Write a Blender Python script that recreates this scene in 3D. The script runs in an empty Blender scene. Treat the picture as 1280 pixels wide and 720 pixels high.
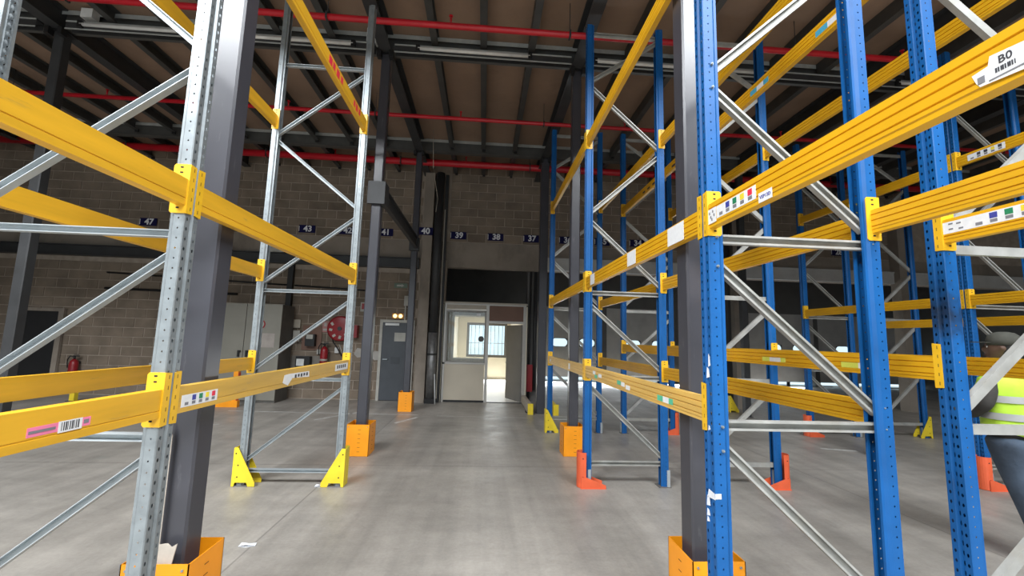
import bpy, bmesh, math, random
from mathutils import Vector, Matrix
random.seed(7)
C = bpy.context.scene.collection
S = bpy.context.scene
# ------------------------------------------------------------------ camera
cd = bpy.data.cameras.new('camera'); cam = bpy.data.objects.new('camera', cd); C.objects.link(cam)
cd.sensor_width = 36; cd.lens = 14.97; cd.clip_start = 0.02; cd.clip_end = 300
right = Vector((0.99730273, -0.06757773, 0.0286445)); down = Vector((0.03645166, 0.11728277, -0.99242936)); fwd = Vector((0.06370661, 0.99079665, 0.11942975))
M = Matrix.Identity(4)
for r in range(3):
    M[r][0] = right[r]; M[r][1] = -down[r]; M[r][2] = -fwd[r]
M[2][3] = 1.6374
cam.matrix_world = M
S.camera = cam
# ------------------------------------------------------------------ world, lights, exposure
w = bpy.data.worlds.new('overcast_sky'); S.world = w; w.use_nodes = True
bg = w.node_tree.nodes['Background']; bg.inputs[0].default_value = (0.68, 0.87, 0.95, 1); bg.inputs[1].default_value = 1.35
def area(name, loc, rot, sx, sy, power, col=(1, 1, 1)):
    l = bpy.data.lights.new(name, 'AREA'); l.shape = 'RECTANGLE'; l.size = sx; l.size_y = sy; l.energy = power; l.color = col
    o = bpy.data.objects.new(name, l); C.objects.link(o); o.location = loc; o.rotation_euler = rot; return o
# daylight through the skylight strips of the high hall behind the camera, and through its loading doors
area('skylight_daylight', (-6.0, -3.6, 9.35), (math.radians(6), 0, 0), 6.0, 4.0, 3000, (0.94, 0.97, 1.0))
area('skylight_daylight', (4.0, -3.6, 9.35), (math.radians(6), 0, 0), 6.0, 4.0, 2200, (0.94, 0.97, 1.0))
area('loading_door_daylight', (-2.5, -11.85, 2.6), (math.radians(90), 0, 0), 15.0, 4.4, 130, (0.97, 0.98, 1.0))
# daylight through the booth window and the dock doors at the far side
area('office_window_daylight', (0.17, 17.45, 1.6), (math.radians(-90), 0, 0), 1.5, 1.3, 14, (0.9, 0.96, 1.0))
area('office_ceiling_lamp', (0.1, 14.6, 2.46), (0, 0, 0), 1.0, 1.5, 26, (1.0, 0.96, 0.88))
area('dock_door_daylight', (6.0, 17.3, 0.12), (math.radians(-80), 0, 0), 15.0, 0.14, 240, (0.9, 0.96, 1.0))
vs = S.view_settings; vs.view_transform = 'Standard'; vs.look = 'None'; vs.gamma = 1; vs.use_curve_mapping = False; vs.exposure = 0.0

# ------------------------------------------------------------------ materials
MATS = {}
def mat(name, col, rough=0.5, metal=0.0, var=0.12, scale=6.0, bump=0.0, bscale=60.0, objrand=0.0, dirt=None, emit=None, stretch=None, alpha=None, spec=0.5):
    if name in MATS: return MATS[name]
    m = bpy.data.materials.new(name); m.use_nodes = True; MATS[name] = m
    nt = m.node_tree; N = nt.nodes; L = nt.links; b = N['Principled BSDF']
    b.inputs['Roughness'].default_value = rough; b.inputs['Metallic'].default_value = metal
    b.inputs['Specular IOR Level'].default_value = spec
    tc = N.new('ShaderNodeNewGeometry')
    vec = tc.outputs['Position']
    if stretch:
        mp = N.new('ShaderNodeMapping'); mp.inputs['Scale'].default_value = stretch; L.new(vec, mp.inputs[0]); vec = mp.outputs[0]
    nz = N.new('ShaderNodeTexNoise'); nz.inputs['Scale'].default_value = scale; nz.inputs['Detail'].default_value = 5; L.new(vec, nz.inputs['Vector'])
    mr = N.new('ShaderNodeMapRange'); mr.inputs[1].default_value = 0.3; mr.inputs[2].default_value = 0.7
    mr.inputs[3].default_value = 1 - var; mr.inputs[4].default_value = 1 + var; L.new(nz.outputs[0], mr.inputs[0])
    val = mr.outputs[0]
    if objrand:
        oi = N.new('ShaderNodeObjectInfo'); mr2 = N.new('ShaderNodeMapRange'); mr2.inputs[3].default_value = 1 - objrand; mr2.inputs[4].default_value = 1 + objrand
        L.new(oi.outputs['Random'], mr2.inputs[0]); mu = N.new('ShaderNodeMath'); mu.operation = 'MULTIPLY'
        L.new(val, mu.inputs[0]); L.new(mr2.outputs[0], mu.inputs[1]); val = mu.outputs[0]
    hs = N.new('ShaderNodeHueSaturation'); hs.inputs['Color'].default_value = (*col, 1); L.new(val, hs.inputs['Value'])
    out = hs.outputs[0]
    if dirt:
        dcol, dscale, lo, hi, dst = dirt
        dv = tc.outputs['Position']
        if dst:
            mp2 = N.new('ShaderNodeMapping'); mp2.inputs['Scale'].default_value = dst; L.new(dv, mp2.inputs[0]); dv = mp2.outputs[0]
        n2 = N.new('ShaderNodeTexNoise'); n2.inputs['Scale'].default_value = dscale; n2.inputs['Detail'].default_value = 8; n2.inputs['Roughness'].default_value = 0.65; L.new(dv, n2.inputs['Vector'])
        m2 = N.new('ShaderNodeMapRange'); m2.inputs[1].default_value = lo; m2.inputs[2].default_value = hi; L.new(n2.outputs[0], m2.inputs[0])
        mx = N.new('ShaderNodeMix'); mx.data_type = 'RGBA'; L.new(m2.outputs[0], mx.inputs[0]); L.new(out, mx.inputs[6]); mx.inputs[7].default_value = (*dcol, 1); out = mx.outputs[2]
    L.new(out, b.inputs['Base Color'])
    if bump:
        n3 = N.new('ShaderNodeTexNoise'); n3.inputs['Scale'].default_value = bscale; n3.inputs['Detail'].default_value = 6; L.new(tc.outputs['Position'], n3.inputs['Vector'])
        bp = N.new('ShaderNodeBump'); bp.inputs['Strength'].default_value = bump; bp.inputs['Distance'].default_value = 0.01; L.new(n3.outputs[0], bp.inputs['Height']); L.new(bp.outputs[0], b.inputs['Normal'])
    if emit:
        b.inputs['Emission Color'].default_value = (*emit[0], 1); b.inputs['Emission Strength'].default_value = emit[1]
    if alpha is not None: b.inputs['Alpha'].default_value = alpha
    return m
galv = mat('galvanised_steel', (0.275, 0.305, 0.32), 0.42, 0.45, 0.14, 14, 0.05, 30)
galv_light = mat('light_galvanised_brace', (0.45, 0.49, 0.51), 0.45, 0.35, 0.10, 10)
galv_old = mat('weathered_galvanised_channel', (0.39, 0.39, 0.37), 0.5, 0.3, 0.18, 9, dirt=((0.36, 0.34, 0.29), 5, 0.5, 0.75, None))
blue = mat('blue_paint', (0.006, 0.095, 0.305), 0.45, 0.0, 0.12, 5, spec=0.35, dirt=((0.02, 0.05, 0.12), 3.2, 0.64, 0.8, (6, 6, 1)))
def smudge(m, c, r):
    # black rubbed patch on the paint of one upright
    nt = m.node_tree; N = nt.nodes; L = nt.links; b = N['Principled BSDF']; src = b.inputs['Base Color'].links[0].from_socket
    g = N.new('ShaderNodeNewGeometry'); sb = N.new('ShaderNodeVectorMath'); sb.operation = 'SUBTRACT'; sb.inputs[1].default_value = c; L.new(g.outputs['Position'], sb.inputs[0])
    sc = N.new('ShaderNodeVectorMath'); sc.operation = 'MULTIPLY'; sc.inputs[1].default_value = r; L.new(sb.outputs[0], sc.inputs[0])
    ln = N.new('ShaderNodeVectorMath'); ln.operation = 'LENGTH'; L.new(sc.outputs[0], ln.inputs[0])
    nz = N.new('ShaderNodeTexNoise'); nz.inputs['Scale'].default_value = 22; L.new(g.outputs['Position'], nz.inputs['Vector'])
    ad = N.new('ShaderNodeMath'); ad.operation = 'ADD'; L.new(ln.outputs['Value'], ad.inputs[0]); L.new(nz.outputs[0], ad.inputs[1])
    mr = N.new('ShaderNodeMapRange'); mr.inputs[1].default_value = 0.6; mr.inputs[2].default_value = 1.5; mr.inputs[3].default_value = 0.9; mr.inputs[4].default_value = 0.0; L.new(ad.outputs[0], mr.inputs[0])
    mx = N.new('ShaderNodeMix'); mx.data_type = 'RGBA'; L.new(mr.outputs[0], mx.inputs[0]); L.new(src, mx.inputs[6]); mx.inputs[7].default_value = (0.012, 0.018, 0.03, 1); L.new(mx.outputs[2], b.inputs['Base Color'])
smudge(blue, (2.56, 2.23, 1.83), (5.0, 6.0, 5.0))
yel = mat('yellow_ribbed_beam_paint', (0.72, 0.38, 0.010), 0.42, 0.0, 0.08, 4, dirt=((0.45, 0.27, 0.06), 14, 0.66, 0.8, (3, 0.4, 3)))
yel_l = mat('ochre_beam_paint', (0.74, 0.40, 0.022), 0.42, 0.0, 0.12, 3, stretch=(6, 0.5, 6), dirt=((0.38, 0.24, 0.07), 12, 0.63, 0.82, (3, 0.4, 3)))
yel_c = mat('yellow_connector_paint', (0.80, 0.46, 0.02), 0.4, 0.0, 0.1, 12)
orange = mat('orange_guard_paint', (0.93, 0.33, 0.008), 0.4, 0.0, 0.06, 5)
redor = mat('red_orange_guard_paint', (0.74, 0.12, 0.045), 0.45, 0.0, 0.1, 8)
yguard = mat('lemon_guard_paint', (0.80, 0.60, 0.03), 0.45, 0.0, 0.08, 8, dirt=((0.35, 0.27, 0.06), 18, 0.62, 0.75, None))
anthr = mat('anthracite_paint', (0.054, 0.054, 0.064), 0.28, 0.0, 0.1, 3, dirt=((0.13, 0.13, 0.14), 7, 0.62, 0.8, (3, 3, 0.6)))
dark_steel = mat('dark_steel', (0.045, 0.046, 0.048), 0.5, 0.2, 0.15, 4)
joistm = mat('galvanised_joist', (0.075, 0.075, 0.072), 0.5, 0.3, 0.15, 5)
beam_grey = mat('grey_primary_beam', (0.105, 0.105, 0.10), 0.5, 0.3, 0.12, 5)
flange = mat('pale_flange', (0.42, 0.44, 0.43), 0.5, 0.2, 0.12, 9)
black = mat('black_plastic', (0.012, 0.012, 0.013), 0.5)
hole = mat('dark_hole', (0.01, 0.01, 0.012), 0.9); slotm = mat('connector_slot', (0.22, 0.12, 0.012), 0.7)
white = mat('white_label', (0.78, 0.79, 0.80), 0.5, 0, 0.05, 40)
whitegloss = mat('white_plastic', (0.70, 0.71, 0.70), 0.35)
barc = mat('barcode_grey', (0.20, 0.20, 0.22), 0.6)
ink = mat('black_ink', (0.05, 0.05, 0.06), 0.6)
cblue = mat('label_blue', (0.05, 0.06, 0.30), 0.5); cgreen = mat('label_green', (0.02, 0.22, 0.10), 0.5)
cyellow = mat('label_yellow', (0.85, 0.68, 0.05), 0.5); cred = mat('label_red', (0.78, 0.03, 0.07), 0.5)
cyan = mat('label_cyan', (0.08, 0.42, 0.62), 0.5); pink = mat('label_pink', (0.85, 0.22, 0.38), 0.5); mint = mat('label_mint', (0.10, 0.50, 0.30), 0.5); lime = mat('label_lime', (0.72, 0.78, 0.12), 0.5)
signblue = mat('sign_navy', (0.010, 0.010, 0.060), 0.8, spec=0.15); digit = mat('sign_white', (0.78, 0.79, 0.82), 0.7)
redpipe = mat('red_pipe_paint', (0.50, 0.012, 0.022), 0.35, 0, 0.1, 3)
redgear = mat('fire_red', (0.27, 0.012, 0.018), 0.35)
board = mat('chipboard_deck', (0.27, 0.18, 0.125), 0.75, 0, 0.12, 1.2, 0.15, 90, dirt=((0.22, 0.145, 0.10), 2.0, 0.5, 0.8, None))
brick_m = mat('concrete_block', (0.205, 0.162, 0.122), 0.9, 0, 0.22, 2.5, 0.35, 55, objrand=0.16)
mortar = mat('mortar', (0.36, 0.30, 0.245), 0.95, 0, 0.15, 6, 0.3, 60)
conc = mat('cast_concrete', (0.27, 0.23, 0.19), 0.85, 0, 0.16, 1.4, 0.2, 25, dirt=((0.15, 0.125, 0.105), 1.3, 0.5, 0.75, (1, 1, 0.5)))
wallgrey = mat('grey_render', (0.16, 0.155, 0.15), 0.85, 0, 0.12, 1.5)
hallwhite = mat('hall_cladding', (0.16, 0.16, 0.158), 0.7, 0, 0.08, 1.0)
cream = mat('cream_panel', (0.72, 0.66, 0.53), 0.6, 0, 0.05, 2)
creamd = mat('beige_laminate', (0.46, 0.41, 0.335), 0.5, 0, 0.06, 3)
creamd2 = mat('dull_cream_panel', (0.56, 0.50, 0.40), 0.6, 0, 0.06, 1.5)
brown = mat('brown_panel', (0.18, 0.095, 0.065), 0.55, 0, 0.08, 3)
alu = mat('aluminium_frame', (0.50, 0.48, 0.45), 0.4, 0.3, 0.05, 5)
greyframe = mat('grey_frame', (0.30, 0.29, 0.27), 0.5)
doorgrey = mat('grey_office_door', (0.22, 0.215, 0.21), 0.45, 0, 0.08, 3)
steel_door = mat('slate_door', (0.060, 0.068, 0.080), 0.45, 0, 0.12, 3)
cabinet_m = mat('grey_green_cabinet', (0.25, 0.24, 0.205), 0.45, 0, 0.06, 3)
boxgrey = mat('grey_box', (0.42, 0.41, 0.37), 0.5)
dock = mat('dock_panel', (0.60, 0.58, 0.56), 0.5, 0, 0.1, 2)
floorwhite = mat('office_floor', (0.75, 0.74, 0.70), 0.35, 0, 0.05, 3)
cardb = mat('torn_cardboard', (0.56, 0.50, 0.43), 0.85, 0, 0.15, 14)
paper = mat('paper', (0.80, 0.82, 0.86), 0.6)
tapew = mat('white_tape', (0.80, 0.83, 0.88), 0.5)
tube_m = mat('unlit_tube', (0.72, 0.72, 0.70), 0.25)
glass = bpy.data.materials.new('window_glass'); glass.use_nodes = True; MATS['window_glass'] = glass
_n = glass.node_tree.nodes; _l = glass.node_tree.links; _o = _n['Material Output']; _n.remove(_n['Principled BSDF'])
_t = _n.new('ShaderNodeBsdfTransparent'); _t.inputs[0].default_value = (0.985, 0.995, 0.995, 1); _g = _n.new('ShaderNodeBsdfGlossy'); _g.inputs['Roughness'].default_value = 0.03
_x = _n.new('ShaderNodeMixShader'); _x.inputs[0].default_value = 0.04; _l.new(_t.outputs[0], _x.inputs[1]); _l.new(_g.outputs[0], _x.inputs[2]); _l.new(_x.outputs[0], _o.inputs[0])
# concrete floor
fm = bpy.data.materials.new('concrete_floor'); fm.use_nodes = True
def build_floor():
    nt = fm.node_tree; N = nt.nodes; L = nt.links; b = N['Principled BSDF']
    g = N.new('ShaderNodeNewGeometry')
    def noise(scale, st, det=6, rg=0.6):
        mp = N.new('ShaderNodeMapping'); mp.inputs['Scale'].default_value = st; L.new(g.outputs['Position'], mp.inputs[0])
        n = N.new('ShaderNodeTexNoise'); n.inputs['Scale'].default_value = scale; n.inputs['Detail'].default_value = det; n.inputs['Roughness'].default_value = rg; L.new(mp.outputs[0], n.inputs['Vector']); return n.outputs[0]
    def rng(v, a, b_, c, d):
        m = N.new('ShaderNodeMapRange'); m.inputs[1].default_value = a; m.inputs[2].default_value = b_; m.inputs[3].default_value = c; m.inputs[4].default_value = d; L.new(v, m.inputs[0]); return m.outputs[0]
    def mul(a, b_):
        m = N.new('ShaderNodeMath'); m.operation = 'MULTIPLY'; L.new(a, m.inputs[0]); L.new(b_, m.inputs[1]); return m.outputs[0]
    v = mul(rng(noise(0.7, (1, 1, 1)), 0.3, 0.7, 0.80, 1.14), rng(noise(2.2, (0.25, 1.3, 1)), 0.3, 0.7, 0.88, 1.09))
    v = mul(v, rng(noise(38, (1, 1, 1), 3), 0.3, 0.7, 0.93, 1.07)); v = mul(v, rng(noise(6.5, (1, 1, 1), 8, 0.75), 0.32, 0.68, 0.90, 1.08)); v = mul(v, rng(noise(3.1, (1.6, 0.5, 1), 7, 0.7), 0.60, 0.74, 1.0, 0.82)); v = mul(v, rng(noise(4.3, (0.7, 1, 1), 7, 0.7), 0.62, 0.74, 1.0, 1.16))
    v = mul(v, rng(noise(1.1, (3.5, 0.16, 1), 4), 0.35, 0.72, 1.06, 0.78))
    sx = N.new('ShaderNodeSeparateXYZ'); L.new(g.outputs['Position'], sx.inputs[0])
    def line(out, period, off, wd, dark):
        a = N.new('ShaderNodeMath'); a.operation = 'ADD'; a.inputs[1].default_value = off; L.new(out, a.inputs[0])
        p = N.new('ShaderNodeMath'); p.operation = 'PINGPONG'; p.inputs[1].default_value = period / 2; L.new(a.outputs[0], p.inputs[0])
        return rng(p.outputs[0], wd * 0.5, wd, dark, 1.0)
    v = mul(v, line(sx.outputs[1], 6.0, 0.27, 0.014, 0.72))
    v = mul(v, line(sx.outputs[0], 6.0, 1.72, 0.010, 0.66))
    h = N.new('ShaderNodeHueSaturation'); h.inputs['Color'].default_value = (0.335, 0.310, 0.278, 1); L.new(v, h.inputs['Value'])
    # green paint ghosts
    gm = rng(noise(0.9, (1, 1.6, 1), 5, 0.7), 0.66, 0.74, 0.0, 0.35)
    mx = N.new('ShaderNodeMix'); mx.data_type = 'RGBA'; L.new(gm, mx.inputs[0]); L.new(h.outputs[0], mx.inputs[6]); mx.inputs[7].default_value = (0.25, 0.30, 0.27, 1)
    L.new(mx.outputs[2], b.inputs['Base Color'])
    L.new(rng(noise(1.6, (1, 1, 1)), 0.3, 0.7, 0.32, 0.52), b.inputs['Roughness'])
    bp = N.new('ShaderNodeBump'); bp.inputs['Strength'].default_value = 0.12; bp.inputs['Distance'].default_value = 0.01; L.new(noise(26, (1, 1, 1), 4), bp.inputs['Height']); L.new(bp.outputs[0], b.inputs['Normal'])
build_floor()

# ------------------------------------------------------------------ mesh helpers
class MB:
    def __init__(s): s.v = []; s.f = []; s.m = []; s.smooth = []
    def add(s, vs, fs, m=0, sm=False):
        o = len(s.v); s.v += [tuple(x) for x in vs]
        for f in fs: s.f.append([i + o for i in f]); s.m.append(m); s.smooth.append(sm)
    def box(s, x0, x1, y0, y1, z0, z1, m=0, rz=0, c=None):
        vs = [(x0, y0, z0), (x1, y0, z0), (x1, y1, z0), (x0, y1, z0), (x0, y0, z1), (x1, y0, z1), (x1, y1, z1), (x0, y1, z1)]
        if rz:
            cx, cy = c or ((x0 + x1) / 2, (y0 + y1) / 2); a, b = math.cos(rz), math.sin(rz)
            vs = [(cx + (x - cx) * a - (y - cy) * b, cy + (x - cx) * b + (y - cy) * a, z) for x, y, z in vs]
        s.add(vs, [(0, 3, 2, 1), (4, 5, 6, 7), (0, 1, 5, 4), (1, 2, 6, 5), (2, 3, 7, 6), (3, 0, 4, 7)], m); return s
    def sweep(s, sec, p0, p1, u, v, m=0, cap=True, closed=True):
        p0 = Vector(p0); p1 = Vector(p1); u = Vector(u); v = Vector(v); n = len(sec)
        A = [p0 + u * a + v * b for a, b in sec]; B = [p1 + u * a + v * b for a, b in sec]
        fs = [(i, (i + 1) % n, n + (i + 1) % n, n + i) for i in range(n if closed else n - 1)]
        if cap and closed: fs += [tuple(reversed(range(n))), tuple(range(n, 2 * n))]
        s.add(A + B, fs, m); return s
    def cyl(s, p0, p1, r, n=12, m=0, r1=None, sm=True):
        p0 = Vector(p0); p1 = Vector(p1); d = (p1 - p0).normalized(); u = d.orthogonal().normalized(); v = d.cross(u); r1 = r if r1 is None else r1
        A = [p0 + (u * math.cos(2 * math.pi * i / n) + v * math.sin(2 * math.pi * i / n)) * r for i in range(n)]
        B = [p1 + (u * math.cos(2 * math.pi * i / n) + v * math.sin(2 * math.pi * i / n)) * r1 for i in range(n)]
        o = len(s.v); s.add(A + B, [(i, (i + 1) % n, n + (i + 1) % n, n + i) for i in range(n)], m, sm)
        s.add([], [], m); s.f.append([o + i for i in reversed(range(n))]); s.m.append(m); s.smooth.append(False)
        s.f.append([o + n + i for i in range(n)]); s.m.append(m); s.smooth.append(False); return s
    def tube(s, pts, r, n=8, m=0):
        for a, b in zip(pts[:-1], pts[1:]): s.cyl(a, b, r, n, m)
        return s
    def prism(s, poly, o, u, v, nrm, t, m=0):       # polygon (a,b) in plane o+u*a+v*b extruded t along nrm
        o = Vector(o); u = Vector(u); v = Vector(v); nrm = Vector(nrm); n = len(poly)
        A = [o + u * a + v * b for a, b in poly]; B = [p + nrm * t for p in A]
        s.add(A + B, [tuple(reversed(range(n))), tuple(range(n, 2 * n))] + [(i, (i + 1) % n, n + (i + 1) % n, n + i) for i in range(n)], m); return s
    def lathe(s, prof, o, axis='z', n=20, m=0):
        o = Vector(o); vs = []
        for r, h in prof:
            for i in range(n):
                a = 2 * math.pi * i / n; c, d = r * math.cos(a), r * math.sin(a)
                vs.append(o + (Vector((c, d, h)) if axis == 'z' else Vector((c, h, d))))
        fs = []
        for k in range(len(prof) - 1):
            for i in range(n): fs.append((k * n + i, k * n + (i + 1) % n, (k + 1) * n + (i + 1) % n, (k + 1) * n + i))
        s.add(vs, fs, m, True); return s
    def mesh(s, name, mats):
        me = bpy.data.meshes.new(name); me.from_pydata(s.v, [], s.f)
        for m in (mats if isinstance(mats, (list, tuple)) else [mats]): me.materials.append(m)
        me.polygons.foreach_set('material_index', s.m); me.polygons.foreach_set('use_smooth', s.smooth)
        bm = bmesh.new(); bm.from_mesh(me); bmesh.ops.recalc_face_normals(bm, faces=bm.faces); bm.to_mesh(me); bm.free()
        me.update(); return me
def link(name, me, parent=None, loc=(0, 0, 0), rz=0):
    o = bpy.data.objects.new(name, me); C.objects.link(o); o.location = loc; o.rotation_euler = (0, 0, rz)
    if parent: o.parent = parent
    return o
def obj(name, mb, mats, parent=None, loc=(0, 0, 0), rz=0): return link(name, mb.mesh(name, mats), parent, loc, rz)
def tag(o, label, cat, group=None):
    o['label'] = label; o['category'] = cat
    if group: o['group'] = group
    return o
def thing(name, label, cat, loc=(0, 0, 0), rz=0, group=None):
    o = bpy.data.objects.new(name, None); C.objects.link(o); o.location = loc; o.rotation_euler = (0, 0, rz); o.empty_display_size = 0.1
    return tag(o, label, cat, group)
def struct(o): o['kind'] = 'structure'; return o
def box(x0, x1, y0, y1, z0, z1, m=0): return MB().box(x0, x1, y0, y1, z0, z1, m)
TXT = {}
def text_mesh(t, size, m):
    k = (t, size, m.name)
    if k not in TXT:
        cu = bpy.data.curves.new('lettering', 'FONT'); cu.body = t; cu.size = size; cu.align_x = 'CENTER'; cu.align_y = 'CENTER'; cu.extrude = 0.0012; cu.offset = 0.007 * (size > 0.1); cu.resolution_u = 3
        o = bpy.data.objects.new('lettering', cu); C.objects.link(o)
        bpy.context.view_layer.update(); dg = bpy.context.evaluated_depsgraph_get()
        me = bpy.data.meshes.new_from_object(o.evaluated_get(dg)); me.materials.clear(); me.materials.append(m)
        bpy.data.objects.remove(o); TXT[k] = me
    return TXT[k]
def text(t, size, m, parent, loc, xdir, ydir, name='lettering', bold=0):
    o = link(name, text_mesh(t, size, m), parent)
    x = Vector(xdir).normalized(); y = Vector(ydir).normalized(); z = x.cross(y)
    mm = Matrix.Identity(4)
    for r in range(3): mm[r][0] = x[r]; mm[r][1] = y[r]; mm[r][2] = z[r]; mm[r][3] = loc[r]
    o.matrix_local = mm; return o

# ------------------------------------------------------------------ rack upright profile (perforated sheet)
def holed(mb, o, u, v, w, h, hw, hh, m=0):
    # w x h sheet panel (u across, v up) with an eight-sided opening in its middle
    o = Vector(o); u = Vector(u); v = Vector(v)
    out = [(0, 0), (w / 2, 0), (w, 0), (w, h / 2), (w, h), (w / 2, h), (0, h), (0, h / 2)]
    inn = [(-.55, -.8), (0, -1), (.55, -.8), (1, 0), (.55, .8), (0, 1), (-.55, .8), (-1, 0)]
    vs = [o + u * a + v * b for a, b in out] + [o + u * (w / 2 + a * hw) + v * (h / 2 + b * hh) for a, b in inn]
    mb.add(vs, [(i, (i + 1) % 8, 8 + (i + 1) % 8, 8 + i) for i in range(8)], m)
def upright_mesh(depth, m, name, H=5.72, gslot=0.006):
    mb = MB(); n = int(H / 0.05); W = 0.1
    for k in range(n):
        z = k * 0.05
        for y in (0.004, 0.064): holed(mb, (0, y, z), (0, 1, 0), (0, 0, 1), 0.032, 0.05, 0.0062, 0.0095)
        holed(mb, (0.012, 0.043, z), (0, 1, 0), (0, 0, 1), 0.014, 0.05, 0.0045, 0.013)
        holed(mb, (0.004, 0, z), (1, 0, 0), (0, 0, 1), depth * 0.62, 0.05, 0.0042, 0.0045)
        holed(mb, (0.004, W, z), (1, 0, 0), (0, 0, 1), depth * 0.62, 0.05, 0.0042, 0.0045)
    Z1 = n * 0.05
    def strip(pts):
        for a, b in zip(pts[:-1], pts[1:]): mb.add([(*a, 0), (*b, 0), (*b, Z1), (*a, Z1)], [(0, 1, 2, 3)])
    d0 = 0.004 + depth * 0.62
    strip([(0.004, 0), (0, 0.004)]); strip([(0, W - 0.004), (0.004, W)])
    strip([(0, 0.036), (0.012, 0.043)]); strip([(0.012, 0.057), (0, 0.064)])
    for f in (lambda y: y, lambda y: W - y):
        strip([(d0, f(0)), (d0 + depth * 0.16, f(0.013)), (depth, f(0.013)), (depth, f(0.027)), (depth - 0.012, f(0.027))])
    return mb.mesh(name, m)
UP_B = upright_mesh(0.088, blue, 'blue_upright'); UP_G = upright_mesh(0.075, galv, 'galvanised_upright')
def chan(mb, p0, p1, wd, dp, openfront, m=0):
    # channel bar from p0 to p1 lying in the xz plane; wd in plane, dp along y
    p0 = Vector(p0); p1 = Vector(p1); d = (p1 - p0).normalized(); u = Vector((0, 1, 0)).cross(d); v = Vector((0, 1, 0)); t = 0.004
    a, b = wd / 2, dp / 2
    if openfront: sec = [(-a, -b), (-a, b), (a, b), (a, -b), (a - 0.012, -b), (a - 0.012, -b + t), (a - t, -b + t), (a - t, b - t), (-a + t, b - t), (-a + t, -b + t), (-a + 0.012, -b + t), (-a + 0.012, -b)]
    else: sec = [(-a, -b), (a, -b), (a, b), (a - t, b), (a - t, -b + t), (-a + t, -b + t), (-a + t, b), (-a, b)]
    mb.sweep(sec, p0, p1, u, v, m); return mb
def brace_mesh(side, a, b, wd, dp, name, m):
    return chan(MB(), (a[0], 0.05, a[1]), (b[0], 0.05, b[1]), wd, dp, side == 'R').mesh(name, m)
RW, LW = 0.991, 1.085
BR = {'R': [], 'L': []}
for z in (0.25, 1.22, 2.22, 5.6): BR['R'].append(('horizontal_brace', brace_mesh('R', (0.02, z), (RW - 0.02, z), 0.052, 0.034, 'horizontal_brace', galv_old)))
for zf, zr in ((1.10, 0.34), (2.06, 1.33), (3.09, 2.34), (3.23, 3.96), (4.85, 4.10), (4.97, 5.52)):
    BR['R'].append(('diagonal_brace', brace_mesh('R', (0.05, zf + 0.03 * (1 if zf > zr else -1)), (RW - 0.05, zr - 0.03 * (1 if zf > zr else -1)), 0.052, 0.034, 'diagonal_brace', galv_old)))
for z in (0.15, 1.13, 2.11, 4.86): BR['L'].append(('horizontal_brace', brace_mesh('L', (0.02, z), (LW - 0.02, z), 0.036, 0.040, 'horizontal_brace', galv_light)))
for zf, zr in ((1.02, 0.28), (1.99, 1.26), (2.97, 2.23), (3.14, 3.87), (4.77, 4.0)):
    s_ = 0.03 * (1 if zf > zr else -1)
    BR['L'].append(('diagonal_brace', brace_mesh('L', (0.05, zf + s_), (LW - 0.05, zr - s_), 0.036, 0.040, 'diagonal_brace', galv_light)))
foot = MB().box(-0.02, 0.12, -0.02, 0.12, 0, 0.008).box(0.012, 0.07, 0.02, 0.026, 0.008, 0.19).box(0.012, 0.07, 0.074, 0.08, 0.008, 0.19).cyl((-0.01, 0.05, 0.008), (-0.01, 0.05, 0.02), 0.008, 6).mesh('base_plate', mat('dull_foot_plate', (0.17, 0.16, 0.15), 0.6, 0.3))
bracket_me = MB().box(-0.018, 0.018, -0.006, 0.05, 0.004, 0.19).mesh('foot_bracket', galv_light)
bolt_me = MB().cyl((0, 0, 0), (0, -0.010, 0), 0.008, 6, sm=False).cyl((0, -0.01, 0), (0, -0.016, 0), 0.004, 6).mesh('bolt', galv)
def frame(side, x, y, label, flip=False, bolts=False):
    """upright frame: local x 0..W from its front face to its rear face, local y 0..0.1"""
    W = RW if side == 'R' else LW; me = UP_B if side == 'R' else UP_G
    t = thing('rack_support', label, 'rack frame', (x, y + (0.1 if flip else 0), 0), math.pi if flip else 0)
    link('upright', me, t, (0, 0, 0.008)); link('upright', me, t, (W, 0.1, 0.008), math.pi)
    link('base_plate', foot, t); link('base_plate', foot, t, (W, 0.1, 0), math.pi)
    for nm, m_ in BR[side]: link(nm, m_, t)
    if side == 'R': link('foot_bracket', bracket_me, t, (W - 0.006, 0, 0)); link('foot_bracket', bracket_me, t, (0.06, 0, 0))
    if bolts:
        zs = [1.22, 2.22, 0.25, 1.33, 2.34, 3.96, 4.10, 0.34]; zf = [1.22, 2.22, 0.25, 1.10, 2.06, 3.09, 3.23, 4.85]
        for z in zs: link('bolt', bolt_me, t, (W - 0.045, 0.012, z))
        for z in zf: link('bolt', bolt_me, t, (0.045, 0.0, z))
    return t
XL, XR, YL, YR = -1.485, 1.202, 2.142, 2.187
X2, X2R = XR + RW + 0.377, XR + RW + 0.377 + RW
X3 = 6.15; X4 = X3 + RW + 0.377
fr_L1 = frame('L', XL, YL, 'galvanised rack frame nearest on the left of the aisle', True)
fr_L2 = frame('L', XL, YL + 2.8, 'galvanised rack frame with yellow foot guards, farther on the left', True)
names = {0: 'nearest', 1: 'middle', 2: 'farthest'}
fr_R = [frame('R', XR, YR, 'nearest blue rack frame on the right of the aisle, white tape scraps on it', bolts=True),
        frame('R', XR, YR + 2.8, 'blue rack frame with red foot guard at the aisle, second from the front'),
        frame('R', XR, YR + 5.6, 'blue rack frame at the aisle farthest back, lemon yellow guard at its foot')]
fr_R2 = [frame('R', X2R, YR, 'blue rack frame in front of the person in the yellow vest', True),
         frame('R', X2R, YR + 2.8, 'blue rack frame of the second row, red guard behind its right foot', True),
         frame('R', X2R, YR + 5.6, 'farthest blue rack frame of the second row, back to back with the aisle row', True)]
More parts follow.
